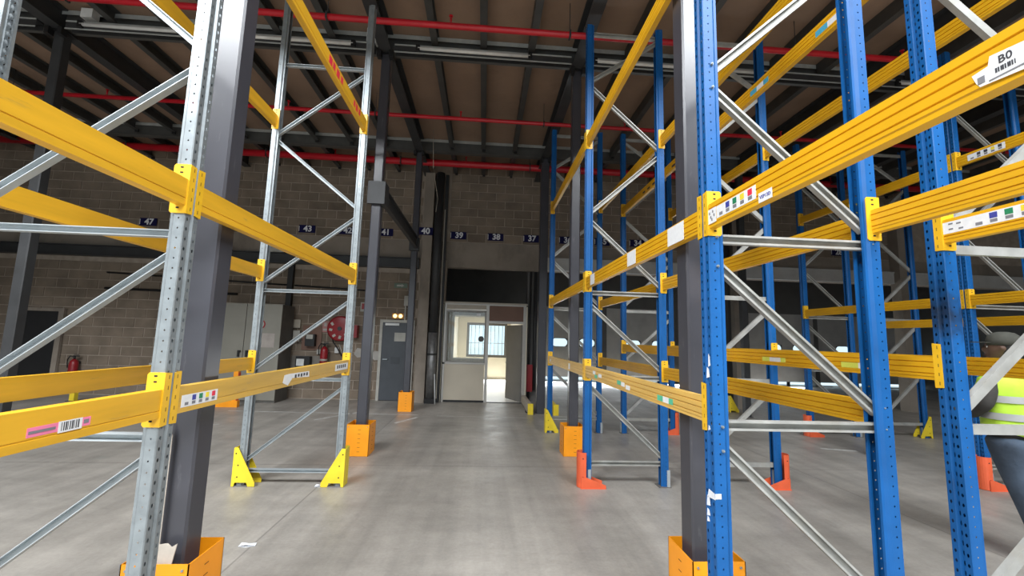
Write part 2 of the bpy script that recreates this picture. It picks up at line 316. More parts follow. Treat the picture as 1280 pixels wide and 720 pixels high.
fr_R3 = [frame('R', X3, YR + 2.8, 'blue rack frame beyond the far side aisle, behind the cap of the person'),
         frame('R', X3, YR + 5.6, 'farthest blue frame of the third row, left of the number 28 sign')]
fr_R4 = [frame('R', X4 + RW, YR + 5.6, 'farthest blue frame of the fourth row, yellow guard at its right foot', True),
         frame('R', X4 + RW, YR + 2.8, 'blue frame of the fourth row at the right picture edge, behind the third row', True)]
# scraps of white tape on the nearest right frame
for i, (z, h_, y0, wd) in enumerate(((0.86, 0.035, 0.0, 0.075), (0.815, 0.045, 0.05, 0.035), (0.765, 0.03, 0.055, 0.03), (0.735, 0.02, 0.06, 0.025), (1.47, 0.05, 0.025, 0.03), (1.53, 0.06, 0.015, 0.02), (1.20, 0.02, 0.03, 0.02))):
    sc = MB().prism([(y0, z), (y0 + wd, z - 0.008), (y0 + wd * 0.8, z + h_), (y0 + 0.006, z + h_ * 0.8)], (-0.002, 0, 0), (0, 1, 0), (0, 0, 1), (1, 0, 0), 0.0015)
    if i == 0: sc.box(-0.001, 0.03, -0.002, -0.0005, z + 0.005, z + 0.03)
    obj('tape_scrap', sc, tapew, fr_R[0])

# ------------------------------------------------------------------ beams
def beam_box(kind):
    mb = MB(); L_ = 2.7; Hh = 0.13
    if kind == 'R':
        pr = [(0.001, -Hh), (0.048, -Hh), (0.048, -0.001), (0.001, 0)]
        for g in (0.028, 0.060, 0.094): pr += [(0.0, -g + 0.0035), (0.006, -g + 0.0015), (0.006, -g - 0.0015), (0.0, -g - 0.0035)]
        pr += [(0.0, -0.108), (0.003, -0.112)]
        pr.sort(key=lambda p: 0)
        front = [(0.001, 0)]
        for g in (0.028, 0.060, 0.094): front += [(0.0, -g + 0.0035), (0.006, -g + 0.0015), (0.006, -g - 0.0015), (0.0, -g - 0.0035)]
        front += [(0.0, -0.110), (0.004, -0.113), (0.004, -Hh)]
        back = [(0.05 - a, b_) for a, b_ in front]; sec = front + back[::-1]
    else:
        sec = [(0.0, 0), (0.0, -0.094), (0.003, -0.096), (0.003, -0.099), (0.0, -0.101), (0.0, -Hh), (0.048, -Hh), (0.048, -0.0)]
    mb.sweep(sec, (0, 0, 0), (0, L_, 0), (1, 0, 0), (0, 0, 1)); return mb
def connector():
    # L shaped end connector at y=0 end: side plate against the upright, front plate over its slotted face
    mb = MB(); z0, z1 = -0.172, 0.078
    c = 0.010
    pl = [(-0.006, z0 + c), (0.0, z0), (0.066, z0), (0.074, z0 + c), (0.074, z1 - c), (0.066, z1), (0.0, z1), (-0.006, z1 - c)]
    mb.prism(pl, (0, 0, 0), (1, 0, 0), (0, 0, 1), (0, 1, 0), 0.005)
    mb.prism([(-0.040, z0 + 0.004), (0.004, z0), (0.004, z1), (-0.040, z1 - 0.004)], (-0.0065, 0, 0), (0, 1, 0), (0, 0, 1), (1, 0, 0), 0.005)
    for z in (0.062, 0.035, -0.145): mb.prism([(0.030, z - 0.004), (0.042, z - 0.004), (0.044, z), (0.042, z + 0.004), (0.030, z + 0.004), (0.028, z)], (0, 0.0052, 0), (1, 0, 0), (0, 0, 1), (0, 1, 0), 0.0008, 1)
    for z in (0.055, 0.005, -0.045, -0.095, -0.145): mb.prism([(-0.025, z - 0.009), (-0.020, z - 0.009), (-0.020, z + 0.009), (-0.025, z + 0.009)], (-0.0072, 0, 0), (0, 1, 0), (0, 0, 1), (1, 0, 0), 0.0008, 2)
    return mb
BEAM = {'R': beam_box('R').mesh('beam_box', yel), 'L': beam_box('L').mesh('beam_box', yel_l)}
CON = connector().mesh('end_connector', [yel_c, hole, slotm])
cm = connector(); cm.v = [(x, 2.7 - y, z) for x, y, z in cm.v]; CON2 = cm.mesh('end_connector', [yel_c, hole, slotm])
paled = mat('worn_beam_paint_with_glare', (0.68, 0.42, 0.10), 0.45, 0.0, 0.12, 3, stretch=(6, 0.5, 6), dirt=((0.42, 0.29, 0.13), 12, 0.6, 0.8, (3, 0.4, 3)))  # scuffed paint, paler tone standing in for bright floor mirrored in its gloss
BEAM['RF'] = beam_box('R').mesh('beam_box', paled); BEAM['LF'] = beam_box('L').mesh('beam_box', mat('worn_ochre_paint_with_glare', (0.62, 0.37, 0.055), 0.45, 0.0, 0.14, 3, stretch=(6, 0.5, 6), dirt=((0.36, 0.24, 0.10), 12, 0.58, 0.8, (3, 0.4, 3))))  # left beam likewise: floor glare mixed into the worn ochre
def beam(kind, x, y0, z, label, flip=False, group=None):
    """rack beam with its outer face at x, from the upright ending at y0 over 2.7 m, top at z"""
    t = thing('rack_beam', label, 'beam', (x, y0 + (2.7 if flip else 0), z), math.pi if flip else 0, group)
    link('beam_box', BEAM[kind], t); link('end_connector', CON, t); link('end_connector', CON2, t)
    t['_f'] = 1 if flip else 0
    return t
def on_face(b, ya, yb, za, zb, name, m, parent=None, off=0.0, poly=None, out=0.0012):
    """flat sticker on the outer face of a beam: world y from ya to yb, world z from za to zb"""
    p = parent or b; Y0, Z0 = b.location.y, b.location.z; s = -1 if b['_f'] else 1
    la, lb = sorted(((ya - Y0) * s, (yb - Y0) * s))
    if poly: pts = [((yy - Y0) * s, zz - Z0) for yy, zz in poly]
    else: pts = [(la, za - Z0), (lb, za - Z0), (lb, zb - Z0), (la, zb - Z0)]
    mb = MB().prism(pts, (-off - out, 0, 0), (0, 1, 0), (0, 0, 1), (1, 0, 0), out)
    return obj(name, mb, m, p)
def face_text(b, t, size, y, z, m, parent=None, off=0.0016):
    p = parent or b; s = -1 if b['_f'] else 1
    # read along the aisle from the aisle side
    return text(t, size, m, p, (-off, (y - b.location.y) * s, z - b.location.z), (0, -1, 0), (0, 0, 1))
def colour_strip(b, ya, yb, za, zb, order):
    """white strip with a row of small coloured squares over short bar codes; starts at ya"""
    st = on_face(b, ya, yb, za, zb, 'label_strip', white); st['label'] = 'white strip with a row of coloured squares'
    n = len(order); d = (yb - ya) / (n + 0.4); h = zb - za
    for i, c in enumerate(order):
        y0 = ya + d * (i + 0.45); y1 = y0 + d * 0.52
        if c is not None:
            on_face(b, y0, y1, za + h * 0.46, za + h * 0.90, 'colour_square', c, st, 0.0014)
        on_face(b, y0 + d * 0.02, y1 - d * 0.02, za + h * 0.14, za + h * 0.38, 'bar_code', barc, st, 0.0014)
    return st
def bars(b, ya, yb, za, zb, parent):
    n = 9; s = (yb - ya) / n; mb = MB(); Y0, Z0 = b.location.y, b.location.z; sg = -1 if b['_f'] else 1
    for i in range(n):
        a = ya + s * i; w_ = s * (0.35 + 0.4 * ((i * 7) % 3) / 2); l0, l1 = sorted(((a - Y0) * sg, (a + w_ - Y0) * sg))
        mb.box(-0.0028, -0.0014, l0, l1, za - Z0, zb - Z0)
    return obj('bar_code', mb, ink, parent)
z1, z2, z3 = 1.357, 2.378, 4.19
yLa, yLb = YL + 0.1, YL + 0.1 - 2.8
yR = [YR + 0.1 - 2.8, YR + 0.1, YR + 2.9]
# left rack
b = beam('L', XL, yLb, z1, 'ochre beam at the lower left corner with a pink bar code label', True)
pk = on_face(b, 1.55, 1.78, 1.268, 1.300, 'pink_label', pink); w_ = on_face(b, 1.655, 1.745, 1.262, 1.302, 'white_patch', white, pk, 0.0013); bars(b, 1.665, 1.735, 1.268, 1.298, w_)
on_face(b, 1.555, 1.645, 1.279, 1.288, 'printed_line', barc, pk, 0.0013); on_face(b, 1.752, 1.772, 1.278, 1.292, 'printed_line', barc, pk, 0.0013)
beam('L', XL, yLb, z2, 'ochre beam crossing the upper left corner of the picture', True)
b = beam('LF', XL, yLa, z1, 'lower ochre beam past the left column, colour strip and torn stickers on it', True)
st = colour_strip(b, 2.275, 2.565, 1.252, 1.312, [None, cblue, cgreen, cyellow, cred])
tn = on_face(b, 0, 0, 0, 0, 'torn_sticker', white, poly=[(3.36, 1.262), (3.45, 1.235), (3.52, 1.285), (3.85, 1.268), (3.84, 1.315), (3.46, 1.322), (3.38, 1.318)])
for i in range(5): on_face(b, 3.56 + i * 0.055, 3.592 + i * 0.055, 1.282 + (i % 2) * 0.004, 1.308, 'printed_stroke', ink, tn, 0.0014)
tn = on_face(b, 4.50, 4.90, 1.262, 1.330, 'worn_sticker', white)
for i in range(5): on_face(b, 4.55 + i * 0.06, 4.585 + i * 0.06, 1.285, 1.318, 'printed_stroke', ink, tn, 0.0014)
beam('L', XL, yLa, z2, 'ochre beam at head height between the two galvanised frames, aisle side', True)
b = beam('L', XL, yLa, z3, 'topmost ochre beam on the left aisle side, worn red marks on it', True)
for i, (a, c_) in enumerate(((4.02, 4.08), (3.90, 3.98), (3.80, 3.86), (3.70, 3.78), (4.62, 4.68), (4.52, 4.58), (4.44, 4.49))):
    on_face(b, a, c_, 4.10 - (i % 2) * 0.01, 4.165, 'red_mark', cred)
beam('L', XL - LW, yLa, z1, 'lower ochre beam at the back of the left rack')
beam('L', XL - LW, yLa, z2, 'head height ochre beam at the back of the left rack')
beam('L', XL - LW, yLa, z3, 'topmost ochre beam at the back of the left rack')
# right rack, aisle side
b = beam('R', XR, yR[0], z2 + 0.02, 'big yellow ribbed beam at upper right with a torn B0 label')
tb = on_face(b, 0, 0, 0, 0, 'torn_label', white, poly=[(0.92, 2.325), (0.885, 2.330), (0.88, 2.352), (0.78, 2.340), (0.55, 2.337), (0.50, 2.27), (0.80, 2.277), (0.905, 2.288), (0.912, 2.300)])
face_text(b, 'B0', 0.027, 0.850, 2.330, ink, tb, 0.0016); bars(b, 0.832, 0.872, 2.303, 2.314, tb)
on_face(b, 0.60, 0.885, 2.290, 2.293, 'crease_line', barc, tb, 0.0014)
on_face(b, 0.893, 0.908, 2.295, 2.312, 'print_blot', barc, tb, 0.0014)
st = colour_strip(b, 2.10, 1.775, 2.297, 2.362, [None, cblue, cgreen, cyellow, cred])
sw = on_face(b, 2.185, 2.105, 2.285, 2.365, 'printed_sticker', white)
for q, (yy, zz) in enumerate(((2.172, 2.335), (2.160, 2.312), (2.140, 2.340), (2.128, 2.318), (2.150, 2.298))): on_face(b, yy, yy - 0.010, zz, zz + 0.014, 'printed_blot', barc, sw, 0.0014)
sw = on_face(b, 1.758, 1.668, 2.268, 2.312, 'code_sticker', white); face_text(b, 'VSP13D', 0.022, 1.713, 2.290, cblue, sw)
b = beam('R', XR, yR[1], z2 + 0.02, 'yellow ribbed beam on the aisle with three blank white stickers')
for a, c_ in ((2.70, 2.47), (3.50, 3.30), (4.76, 4.58)): on_face(b, a, c_, 2.274, 2.392, 'blank_sticker', white)
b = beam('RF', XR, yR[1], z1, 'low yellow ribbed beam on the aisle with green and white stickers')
for a, c_, m_ in ((2.90, 2.81, mint), (2.81, 2.72, white), (2.72, 2.66, mint)): on_face(b, a, c_, 1.255, 1.292, 'sticker', m_)
for a, c_, za, m_ in ((3.78, 3.68, 1.27, mint), (3.67, 3.58, 1.265, white), (3.55, 3.45, 1.252, white), (4.62, 4.52, 1.29, white), (4.55, 4.44, 1.255, mint), (4.40, 4.28, 1.275, white)): on_face(b, a, c_, za, za + 0.035, 'sticker', m_)
beam('R', XR, yR[1], z3, 'topmost yellow beam on the right aisle side, running out of the picture')
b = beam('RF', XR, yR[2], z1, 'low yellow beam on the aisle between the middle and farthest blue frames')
on_face(b, 5.95, 5.86, 1.25, 1.33, 'sticker', white); on_face(b, 7.6, 7.5, 1.27, 1.31, 'sticker', white)
beam('R', XR, yR[2], z2 + 0.02, 'head height yellow beam on the aisle, ending at the farthest blue frame')
beam('R', XR, yR[2], z3, 'topmost yellow beam on the aisle, between middle and farthest blue frames')
# right rack, rear side
beam('R', XR + RW, yR[0], z2 + 0.035, 'yellow ribbed beam leaving the right picture edge, above the colour strip beam', True)
beam('R', XR + RW, yR[1], z1, 'low plain yellow beam at the back of the aisle row, ending near the person', True)
beam('R', XR + RW, yR[1], z2 + 0.035, 'head height yellow beam at the back of the aisle row, behind the nearest frame', True)
beam('R', XR + RW, yR[1], z3 + 0.06, 'topmost yellow beam at the back of the aisle row, front bay', True)
beam('R', XR + RW, yR[2], z1, 'low yellow beam at the back of the aisle row, far bay', True)
beam('R', XR + RW, yR[2], z2 + 0.02, 'head height yellow beam at the back of the aisle row, far bay', True)
beam('R', XR + RW, yR[2], z3 + 0.06, 'topmost yellow beam at the back of the aisle row, far bay', True)
# second row
b = beam('R', X2, yR[0], 2.375, 'yellow beam at the right edge with a long white strip of coloured squares')
st = colour_strip(b, 2.05, 1.70, 2.292, 2.357, [None, cblue, cgreen, cyellow, cred]); on_face(b, 2.180, 2.05, 2.292, 2.357, 'printed_sticker', white)
for i, (yy, zz) in enumerate(((2.15, 2.34), (2.11, 2.335), (2.15, 2.31), (2.10, 2.305))): on_face(b, yy, yy - 0.022, zz, zz + 0.008, 'printed_line', barc, None, 0.0014)
b = beam('R', X2, yR[1], 1.605, 'yellow beam with small lime labels in front of the second row')
for a, c_, m_ in ((3.80, 3.70, lime), (3.70, 3.56, white), (3.56, 3.50, lime), (2.93, 2.79, lime), (2.79, 2.74, white), (4.75, 4.62, white)): on_face(b, a, c_, 1.508, 1.545, 'sticker', m_)
b = beam('R', X2, yR[1], z3 + 0.01, 'topmost yellow beam of the second row with blue and white labels')
for a, c_, m_ in ((3.82, 3.72, cyan), (3.72, 3.62, white), (3.62, 3.55, cyan), (2.98, 2.86, cyan), (2.86, 2.76, white)): on_face(b, a, c_, 4.10, 4.15, 'sticker', m_)
beam('R', X2, yR[2], 1.605, 'yellow beam at chest height in the far bay of the second row')
b = beam('R', X2, yR[2], z3 + 0.01, 'topmost yellow beam with dark label spots in the far bay of the second row')
for a in (5.35, 5.6, 6.3, 6.5, 6.7): on_face(b, a, a - 0.1, 4.10, 4.13, 'dark_label', ink)
beam('R', X2R, yR[1], 1.605, 'yellow beam in front of the vest of the person', True)
beam('R', X2R, yR[1], z3 - 0.02, 'topmost yellow beam at the back of the second row, front bay', True)
beam('R', X2R, yR[2], 1.605, 'yellow beam at chest height at the back of the second row, far bay', True)
beam('R', X2R, yR[2], z3 - 0.02, 'topmost yellow beam at the back of the second row, far bay', True)
# third and fourth row
beam('R', X3, yR[1], 2.362, 'dull yellow beam of the third row right of its near frame')
b = beam('R', X3, yR[1], z3, 'topmost dull yellow beam of the third row with a strip of dark squares')
colour_strip(b, 4.85, 4.45, 4.08, 4.16, [None, ink, ink, cyellow, ink])
beam('R', X3, yR[2], 2.362, 'dull yellow beam of the third row left of its near frame')
beam('R', X3, yR[2], z3, 'topmost dull yellow beam of the third row, far bay')
beam('R', X3 + RW, yR[1], z3, 'topmost beam at the back of the third row, front bay', True)
beam('R', X3 + RW, yR[2], z3, 'topmost beam at the back of the third row, far bay', True)
beam('R', X4, yR[1], 2.17, 'lower dull yellow beam of the fourth row, seen under the third row')
beam('R', X4, yR[2], 2.17, 'lower dull yellow beam of the fourth row, far bay')

# ------------------------------------------------------------------ the setting

mbf = MB(); mbf.box(-16, 20, -12, 18.5, -0.2, 0); floor = struct(obj('floor', mbf, fm))
paintw = mat('worn_white_paint', (0.56, 0.56, 0.54), 0.6, 0, 0.25, 9)
for p0, p1, wd in (((-5.34, 7.01), (-4.6, 8.1), 0.05), ((-5.2, 9.42), (-1.3, 9.32), 0.05), ((-3.16, 8.6), (-2.6, 9.5), 0.05), ((-1.60, 8.42), (-1.28, 9.05), 0.06), ((5.6, 6.9), (6.1, 6.75), 0.07), ((-0.9, 9.25), (1.0, 9.2), 0.04)):
    d = Vector((p1[0] - p0[0], p1[1] - p0[1], 0)); u = Vector((-d.y, d.x, 0)).normalized() * wd / 2; P0 = Vector((*p0, 0.0012)); P1 = Vector((*p1, 0.0012))
    m_ = MB(); m_.add([P0 - u, P1 - u, P1 + u, P0 + u], [(0, 1, 2, 3)]); obj('floor_marking', m_, paintw, floor)
# back wall in the plane y = 11.3: block wall to the left, upper wall to the right over the opening
wb = MB()
wb.box(-16, -1.03, 11.312, 11.55, 0, 6.5).box(-1.03, 20, 11.312, 11.55, 3.50, 6.5)
wall_back = struct(obj('wall_back', wb, mortar))
ob = MB().box(-16, -1.03, 11.296, 11.313, 3.68, 4.19).box(-1.03, 20, 11.296, 11.313, 3.50, 4.19)
obj('concrete_band', ob, conc, wall_back)
BW, BH = 0.495, 0.235
bme = MB(); 
def brick_mb(mb, x, z, w_=0.474, h_=0.216, y=11.298, t=0.0145):
    mb.add([(x + 0.004, y, z + 0.004), (x + w_ - 0.004, y, z + 0.004), (x + w_ - 0.004, y, z + h_ - 0.004), (x + 0.004, y, z + h_ - 0.004), (x, y + t, z), (x + w_, y + t, z), (x + w_, y + t, z + h_), (x, y + t, z + h_)],
           [(0, 1, 2, 3), (0, 4, 5, 1), (1, 5, 6, 2), (2, 6, 7, 3), (3, 7, 4, 0)]); return mb
BRICK = brick_mb(MB(), 0, 0, y=0).mesh('brick', brick_m)
cells = []
def courses(x0, x1, za, zb, x_skip=()):
    k = 0; z = za
    while z + BH <= zb + 0.02:
        x = x0 - (BW / 2 if k % 2 else 0)
        while x < x1 - 0.02:
            a, e = max(x, x0), min(x + 0.474, x1)
            if e - a > 0.06: cells.append((a, z, e - a))
            x += BW
        z += BH; k += 1
courses(-13.4, -1.75, 0.02, 3.42); courses(-13.4, -1.75, 4.21, 6.5); courses(-1.0, 12.0, 4.21, 6.5)
def vis(c):
    x, z, wd = c
    if abs(wd - 0.474) > 0.001: return 9e9
    if -2.75 < x < -1.7 and z < 2.1: return 9e9
    if -6.3 < x < -4.9 and z < 2.3: return 9e9
    if x > 1.2 and z > 4: return 300 + x
    return math.hypot(x + 1.0, (z - 4.5) * 0.7)
cells.sort(key=vis)
rest = MB()
for i, (x, z, wd) in enumerate(cells):
    if i < 298 and abs(wd - 0.474) < 0.001:
        o = link('brick', BRICK, wall_back, (x, 11.300 + random.uniform(-0.003, 0.003), z))
    else: brick_mb(rest, x, z, wd, y=11.300 + random.uniform(-0.002, 0.002))
o = obj('brick_courses', rest, brick_m, wall_back); o['kind'] = 'stuff'
# far facade with dock doors and the office window
fx = MB()
fx.box(-2.5, -0.66, 17.6, 17.85, 0, 5).box(-0.66, 0.98, 17.6, 17.85, 0, 0.88).box(-0.66, 0.98, 17.6, 17.85, 2.27, 5).box(0.98, 2.0, 17.6, 17.85, 0, 5).box(2.0, 20, 17.6, 17.85, 3.05, 5)
DX = [2.05 + 3.1 * i for i in range(6)]
for i, x in enumerate(DX): fx.box(x + 2.9, x + 3.1 if i < 5 else 20, 17.6, 17.85, 0, 3.05)
wall_far = struct(obj('wall_far', fx, wallgrey))
for i, x in enumerate(DX):
    t = thing('door_%d' % (i + 2), 'x', 'x', (x, 17.62, 0))
    del t['label']; del t['category']; struct(t)
    zs = [0.17, 0.72, 1.28, 1.86, 2.44, 3.05]
    for k in range(5):
        m_ = MB(); a, e = zs[k], zs[k + 1]
        if k == 2:
            m_.box(0, 2.9, 0, 0.05, a, a + 0.13).box(0, 2.9, 0, 0.05, e - 0.13, e).box(0, 0.80, 0, 0.05, a + 0.13, e - 0.13).box(1.45, 1.95, 0, 0.05, a + 0.13, e - 0.13).box(2.6, 2.9, 0, 0.05, a + 0.13, e - 0.13)
        else: m_.box(0, 2.9, 0, 0.05, a, e).box(0.0, 2.9, -0.014, 0, a + 0.008, e - 0.008)
        s_ = obj('door_section', m_, dock, t)
        if k == 2:
            for xa in (0.80, 1.95):
                r_ = 0.14; cxa, cxe, zc = xa + r_, xa + 0.65 - r_, (a + e) / 2
                # corners of the oblong light are filled so the pane reads as a rounded slot
                obj('window_pane', MB().box(xa, xa + 0.65, 0.02, 0.028, a + 0.13, e - 0.13), glass, s_)
                ring = MB()
                for sx, cx in ((-1, cxa), (1, cxe)):
                    for sz in (-1, 1):
                        hh = (e - a - 0.26) / 2; pts = [(cx + sx * r_, zc + sz * hh)] + [(cx + sx * r_ * math.cos(q), zc + sz * (hh * math.sin(q))) for q in [0, .3, .6, .9, 1.2, math.pi / 2]]
                        ring.prism(pts, (0, -0.004, 0), (1, 0, 0), (0, 0, 1), (0, 1, 0), 0.05)
                obj('window_gasket', ring, black, s_)
    obj('bottom_seal', MB().box(0.0, 0.55, 0.0, 0.04, 0.0, 0.03).box(0.0, 2.9, 0.0, 0.03, 0.0, 0.02).box(1.62, 1.75, 0, 0.04, 0.02, 0.18), black, t)
# annex roof and side pieces, outer hall
ax = MB().box(-2.5, 20, 11.55, 17.85, 4.6, 4.8); ceil_annex = struct(obj('ceiling', ax, wallgrey))
for i, y in enumerate((12.4, 13.5, 14.6, 15.7, 16.8)): obj('roof_purlin', MB().box(-2.3, 20, y, y + 0.12, 4.36, 4.6), dark_steel, ceil_annex)
for z, y in ((3.25, 12.0), (3.4, 13.0)): obj('door_track', MB().box(1.2, 18, y, y + 0.08, z + 0.6, z + 0.68), flange, ceil_annex)
struct(obj('wall_annex', MB().box(-2.5, -2.3, 11.55, 17.85, 0, 4.6), wallgrey))
struct(obj('wall_left', MB().box(-13.7, -13.4, -12, 11.3, 0, 9.6), wallgrey))
struct(obj('wall_right', MB().box(19.2, 19.5, -12, 17.8, 0, 9.6), wallgrey))
rw = MB().box(-13.7, -10.2, -12.3, -12, 0, 9.6).box(5.2, 19.5, -12.3, -12, 0, 9.6).box(-10.2, 5.2, -12.3, -12, 4.9, 9.6)
struct(obj('wall_rear', rw, hallwhite))
# high hall roof with two skylight strips behind the camera
hr = MB().box(-13.7, 19.5, -12.3, -6.0, 9.6, 9.8).box(-13.7, 19.5, -1.2, 2.5, 9.6, 9.8).box(-13.7, -9.6, -6, -1.2, 9.6, 9.8).box(-2.4, 0.4, -6, -1.2, 9.6, 9.8).box(7.6, 19.5, -6, -1.2, 9.6, 9.8)
struct(obj('ceiling', hr, hallwhite))
struct(obj('wall_upper', MB().box(-13.7, 19.5, 2.4, 2.55, 6.36, 9.6), hallwhite))
# mezzanine deck: chipboard on joists, cross beams and main beams
GX = [-11.2, -6.4, -1.65, 1.345, 6.2, 9.2, 14.0]; GY = [2.65, 6.3, 9.8]
deck = struct(obj('ceiling', MB().box(-13.4, 19.2, 2.5, 11.31, 6.30, 6.36), board))
def ibeam_sec(b_, h_, tw, tf): return [(-b_, 0), (b_, 0), (b_, tf), (tw, tf), (tw, h_ - tf), (b_, h_ - tf), (b_, h_), (-b_, h_), (-b_, h_ - tf), (-tw, h_ - tf), (-tw, tf), (-b_, tf)]
for y in GY:
    m_ = MB().sweep(ibeam_sec(0.075, 0.298, 0.006, 0.014), (-13.4, y, 6.0), (19.2, y, 6.0), (0, 1, 0), (0, 0, 1)); TR = struct(obj('deck_beam_%d' % (GY.index(y) + 1), m_, beam_grey))  # structural cross beams that carry the deck joists
    obj('flange_strip', MB().box(-13.4, 19.2, y - 0.079, y - 0.0755, 6.225, 6.295), flange, TR)
for x in GX:
    m_ = MB().sweep(ibeam_sec(0.09, 0.32, 0.007, 0.018), (x, 2.55, 5.975), (x, 11.3, 5.975), (1, 0, 0), (0, 0, 1)); struct(obj('deck_beam_%d' % (GX.index(x) + 4), m_, dark_steel))  # main steel beams of the deck along the column lines
jx = []
for a, b_ in zip(GX[:-1], GX[1:]):
    n = max(2, round((b_ - a) / 0.76)); jx += [a + (b_ - a) * k / n for k in range(1, n)]
jx = [x for x in jx]
for ya, yb in ((2.73, 6.22), (6.38, 9.72), (9.88, 11.30)):
    L_ = yb - ya
    me = MB().sweep([(-0.05, 0), (0.05, 0), (0.05, 0.018), (-0.044, 0.006), (-0.044, 0.192), (0.05, 0.192), (0.05, 0.198), (-0.05, 0.198)], (0, 0, 0), (0, L_, 0), (1, 0, 0), (0, 0, 1)).box(-0.02, 0.05, L_ - 0.03, L_, -0.05, 0.02, 1).box(-0.02, 0.05, 0, 0.03, -0.05, 0.02, 1).mesh('joist', [joistm, black])
    for x in jx: link('joist', me, deck, (x, ya, 6.10))
# black I-beam and slim ledges along the left block wall
t = obj('wall_girder', MB().sweep(ibeam_sec(0.09, 0.27, 0.006, 0.02), (-13.3, 11.19, 3.41), (-1.75, 11.19, 3.41), (0, 1, 0), (0, 0, 1)), dark_steel); tag(t, 'black steel girder running along the block wall over the grey door', 'girder')
t = obj('lintel_beam', MB().box(1.62, 19, 11.18, 11.29, 3.50, 3.84).box(1.62, 19, 11.16, 11.18, 3.80, 3.84), mat('pale_lintel', (0.50, 0.49, 0.47), 0.6, 0, 0.1, 3)); tag(t, 'pale grey lintel beam over the dock opening, right of the office', 'beam')

# ------------------------------------------------------------------ columns and their guards
col_lab = {(-1.65, 2.65): 'anthracite square column close by on the left, torn cardboard at its foot', (1.345, 2.65): 'grey square column close behind the nearest blue upright on the right',
 (-1.65, 6.3): 'anthracite column on the left aisle side behind the farther galvanised frame', (1.345, 6.3): 'grey column on the right aisle side, orange box guard, behind the red foot guard',
 (-1.65, 9.8): 'slim dark column in front of the slate grey door, small orange guard', (1.345, 9.8): 'dark column just right of the office, near the yellow ended rails',
 (-6.4, 6.3): 'dark column at the far left with a paler face, behind the near rack', (-6.4, 9.8): 'dark column by the left block wall, behind the left rack',
 (-11.2, 9.8): 'dark column in the far left corner of the block wall', (6.08, 6.3): 'dark column behind the rear upright of the nearest right frame', (6.2, 9.8): 'dark column at the back between second and third row',
 (9.2, 9.8): 'dark column at the back behind the third row', (9.2, 6.3): 'dark column between third and fourth row', (-11.2, 6.3): 'dark column at the left picture edge'}
for (x, y), lab in col_lab.items():
    if (x, y) in ((-11.2, 6.3), (9.2, 6.3)): continue
    t = thing('steel_column', lab, 'column', (x + (0.015 if (x, y) == (1.345, 6.3) else 0), y + (0.085 if (x, y) == (1.345, 6.3) else 0), 0))
    s_ = 0.075 if y < 5 else 0.07; c = 0.012
    if (x, y) == (1.345, 9.8): s_ = 0.095
    sec = [(-s_ + c, -s_), (s_ - c, -s_), (s_, -s_ + c), (s_, s_ - c), (s_ - c, s_), (-s_ + c, s_), (-s_, s_ - c), (-s_, -s_ + c)]
    obj('shaft', MB().sweep(sec, (0, 0, 0.015), (0, 0, 5.96), (1, 0, 0), (0, 1, 0)), anthr if abs(x) < 2 else dark_steel, t)
    obj('foot_plate', MB().box(-0.09, 0.09, -0.09, 0.09, 0, 0.015), dark_steel, t)
    obj('cap_plate', MB().box(-0.11, 0.11, -0.11, 0.11, 5.955, 5.972).box(-0.12, -0.06, -0.16, -0.07, 5.86, 5.972).box(0.06, 0.12, -0.16, -0.07, 5.86, 5.972), black, t)
def guard(x0, x1, y0, y1, label, h_=0.42):
    t = thing('column_guard', label, 'column guard', ((x0 + x1) / 2, (y0 + y1) / 2, 0)); a, d = (x1 - x0) / 2, (y1 - y0) / 2; k = 0.005
    def slots(mb, cx, fixed, axis, sgn):
        for i in range(6):
            z = 0.06 + i * 0.058
            if axis == 'y': mb.box(cx - 0.018, cx + 0.018, fixed - 0.001 if sgn < 0 else fixed, fixed if sgn < 0 else fixed + 0.001, z, z + 0.005, 1)
            else: mb.box(fixed - 0.001 if sgn < 0 else fixed, fixed if sgn < 0 else fixed + 0.001, cx - 0.018, cx + 0.018, z, z + 0.005, 1)
        return mb
    obj('side_panel', slots(MB().box(-a, a, -d, -d + k, 0.003, h_), 0.02, -d, 'y', -1), [orange, mat('slot_brown', (0.20, 0.06, 0.01), 0.7)], t)
    obj('side_panel', slots(MB().box(-a, a, d - k, d, 0.003, h_), 0.02, d - k, 'y', -1), [orange, MATS['slot_brown']], t)
    obj('side_panel', slots(MB().box(-a, -a + k, -d, d, 0.003, h_), 0.0, -a, 'x', -1), [orange, MATS['slot_brown']], t)
    obj('side_panel', slots(MB().box(a - k, a, -d, d, 0.003, h_), 0.0, a, 'x', 1), [orange, MATS['slot_brown']], t)
    for sx in (-1, 1): obj('bolt', MB().cyl((sx * (a - 0.03), -d, h_ - 0.03), (sx * (a - 0.03), -d - 0.006, h_ - 0.03), 0.007, 6), galv, t)
guard(-1.83, -1.49, 2.49, 2.80, 'open orange box guard round the near left column foot')
guard(1.225, 1.535, 2.49, 2.81, 'open orange box guard round the near right column foot')
guard(-1.81, -1.50, 6.12, 6.47, 'orange box guard on the left, behind the yellow foot guard')
guard(1.20, 1.50, 6.235, 6.535, 'orange box guard on the right, left of the red foot guard')
guard(-1.80, -1.50, 9.66, 9.96, 'small orange box guard in front of the slate grey door')
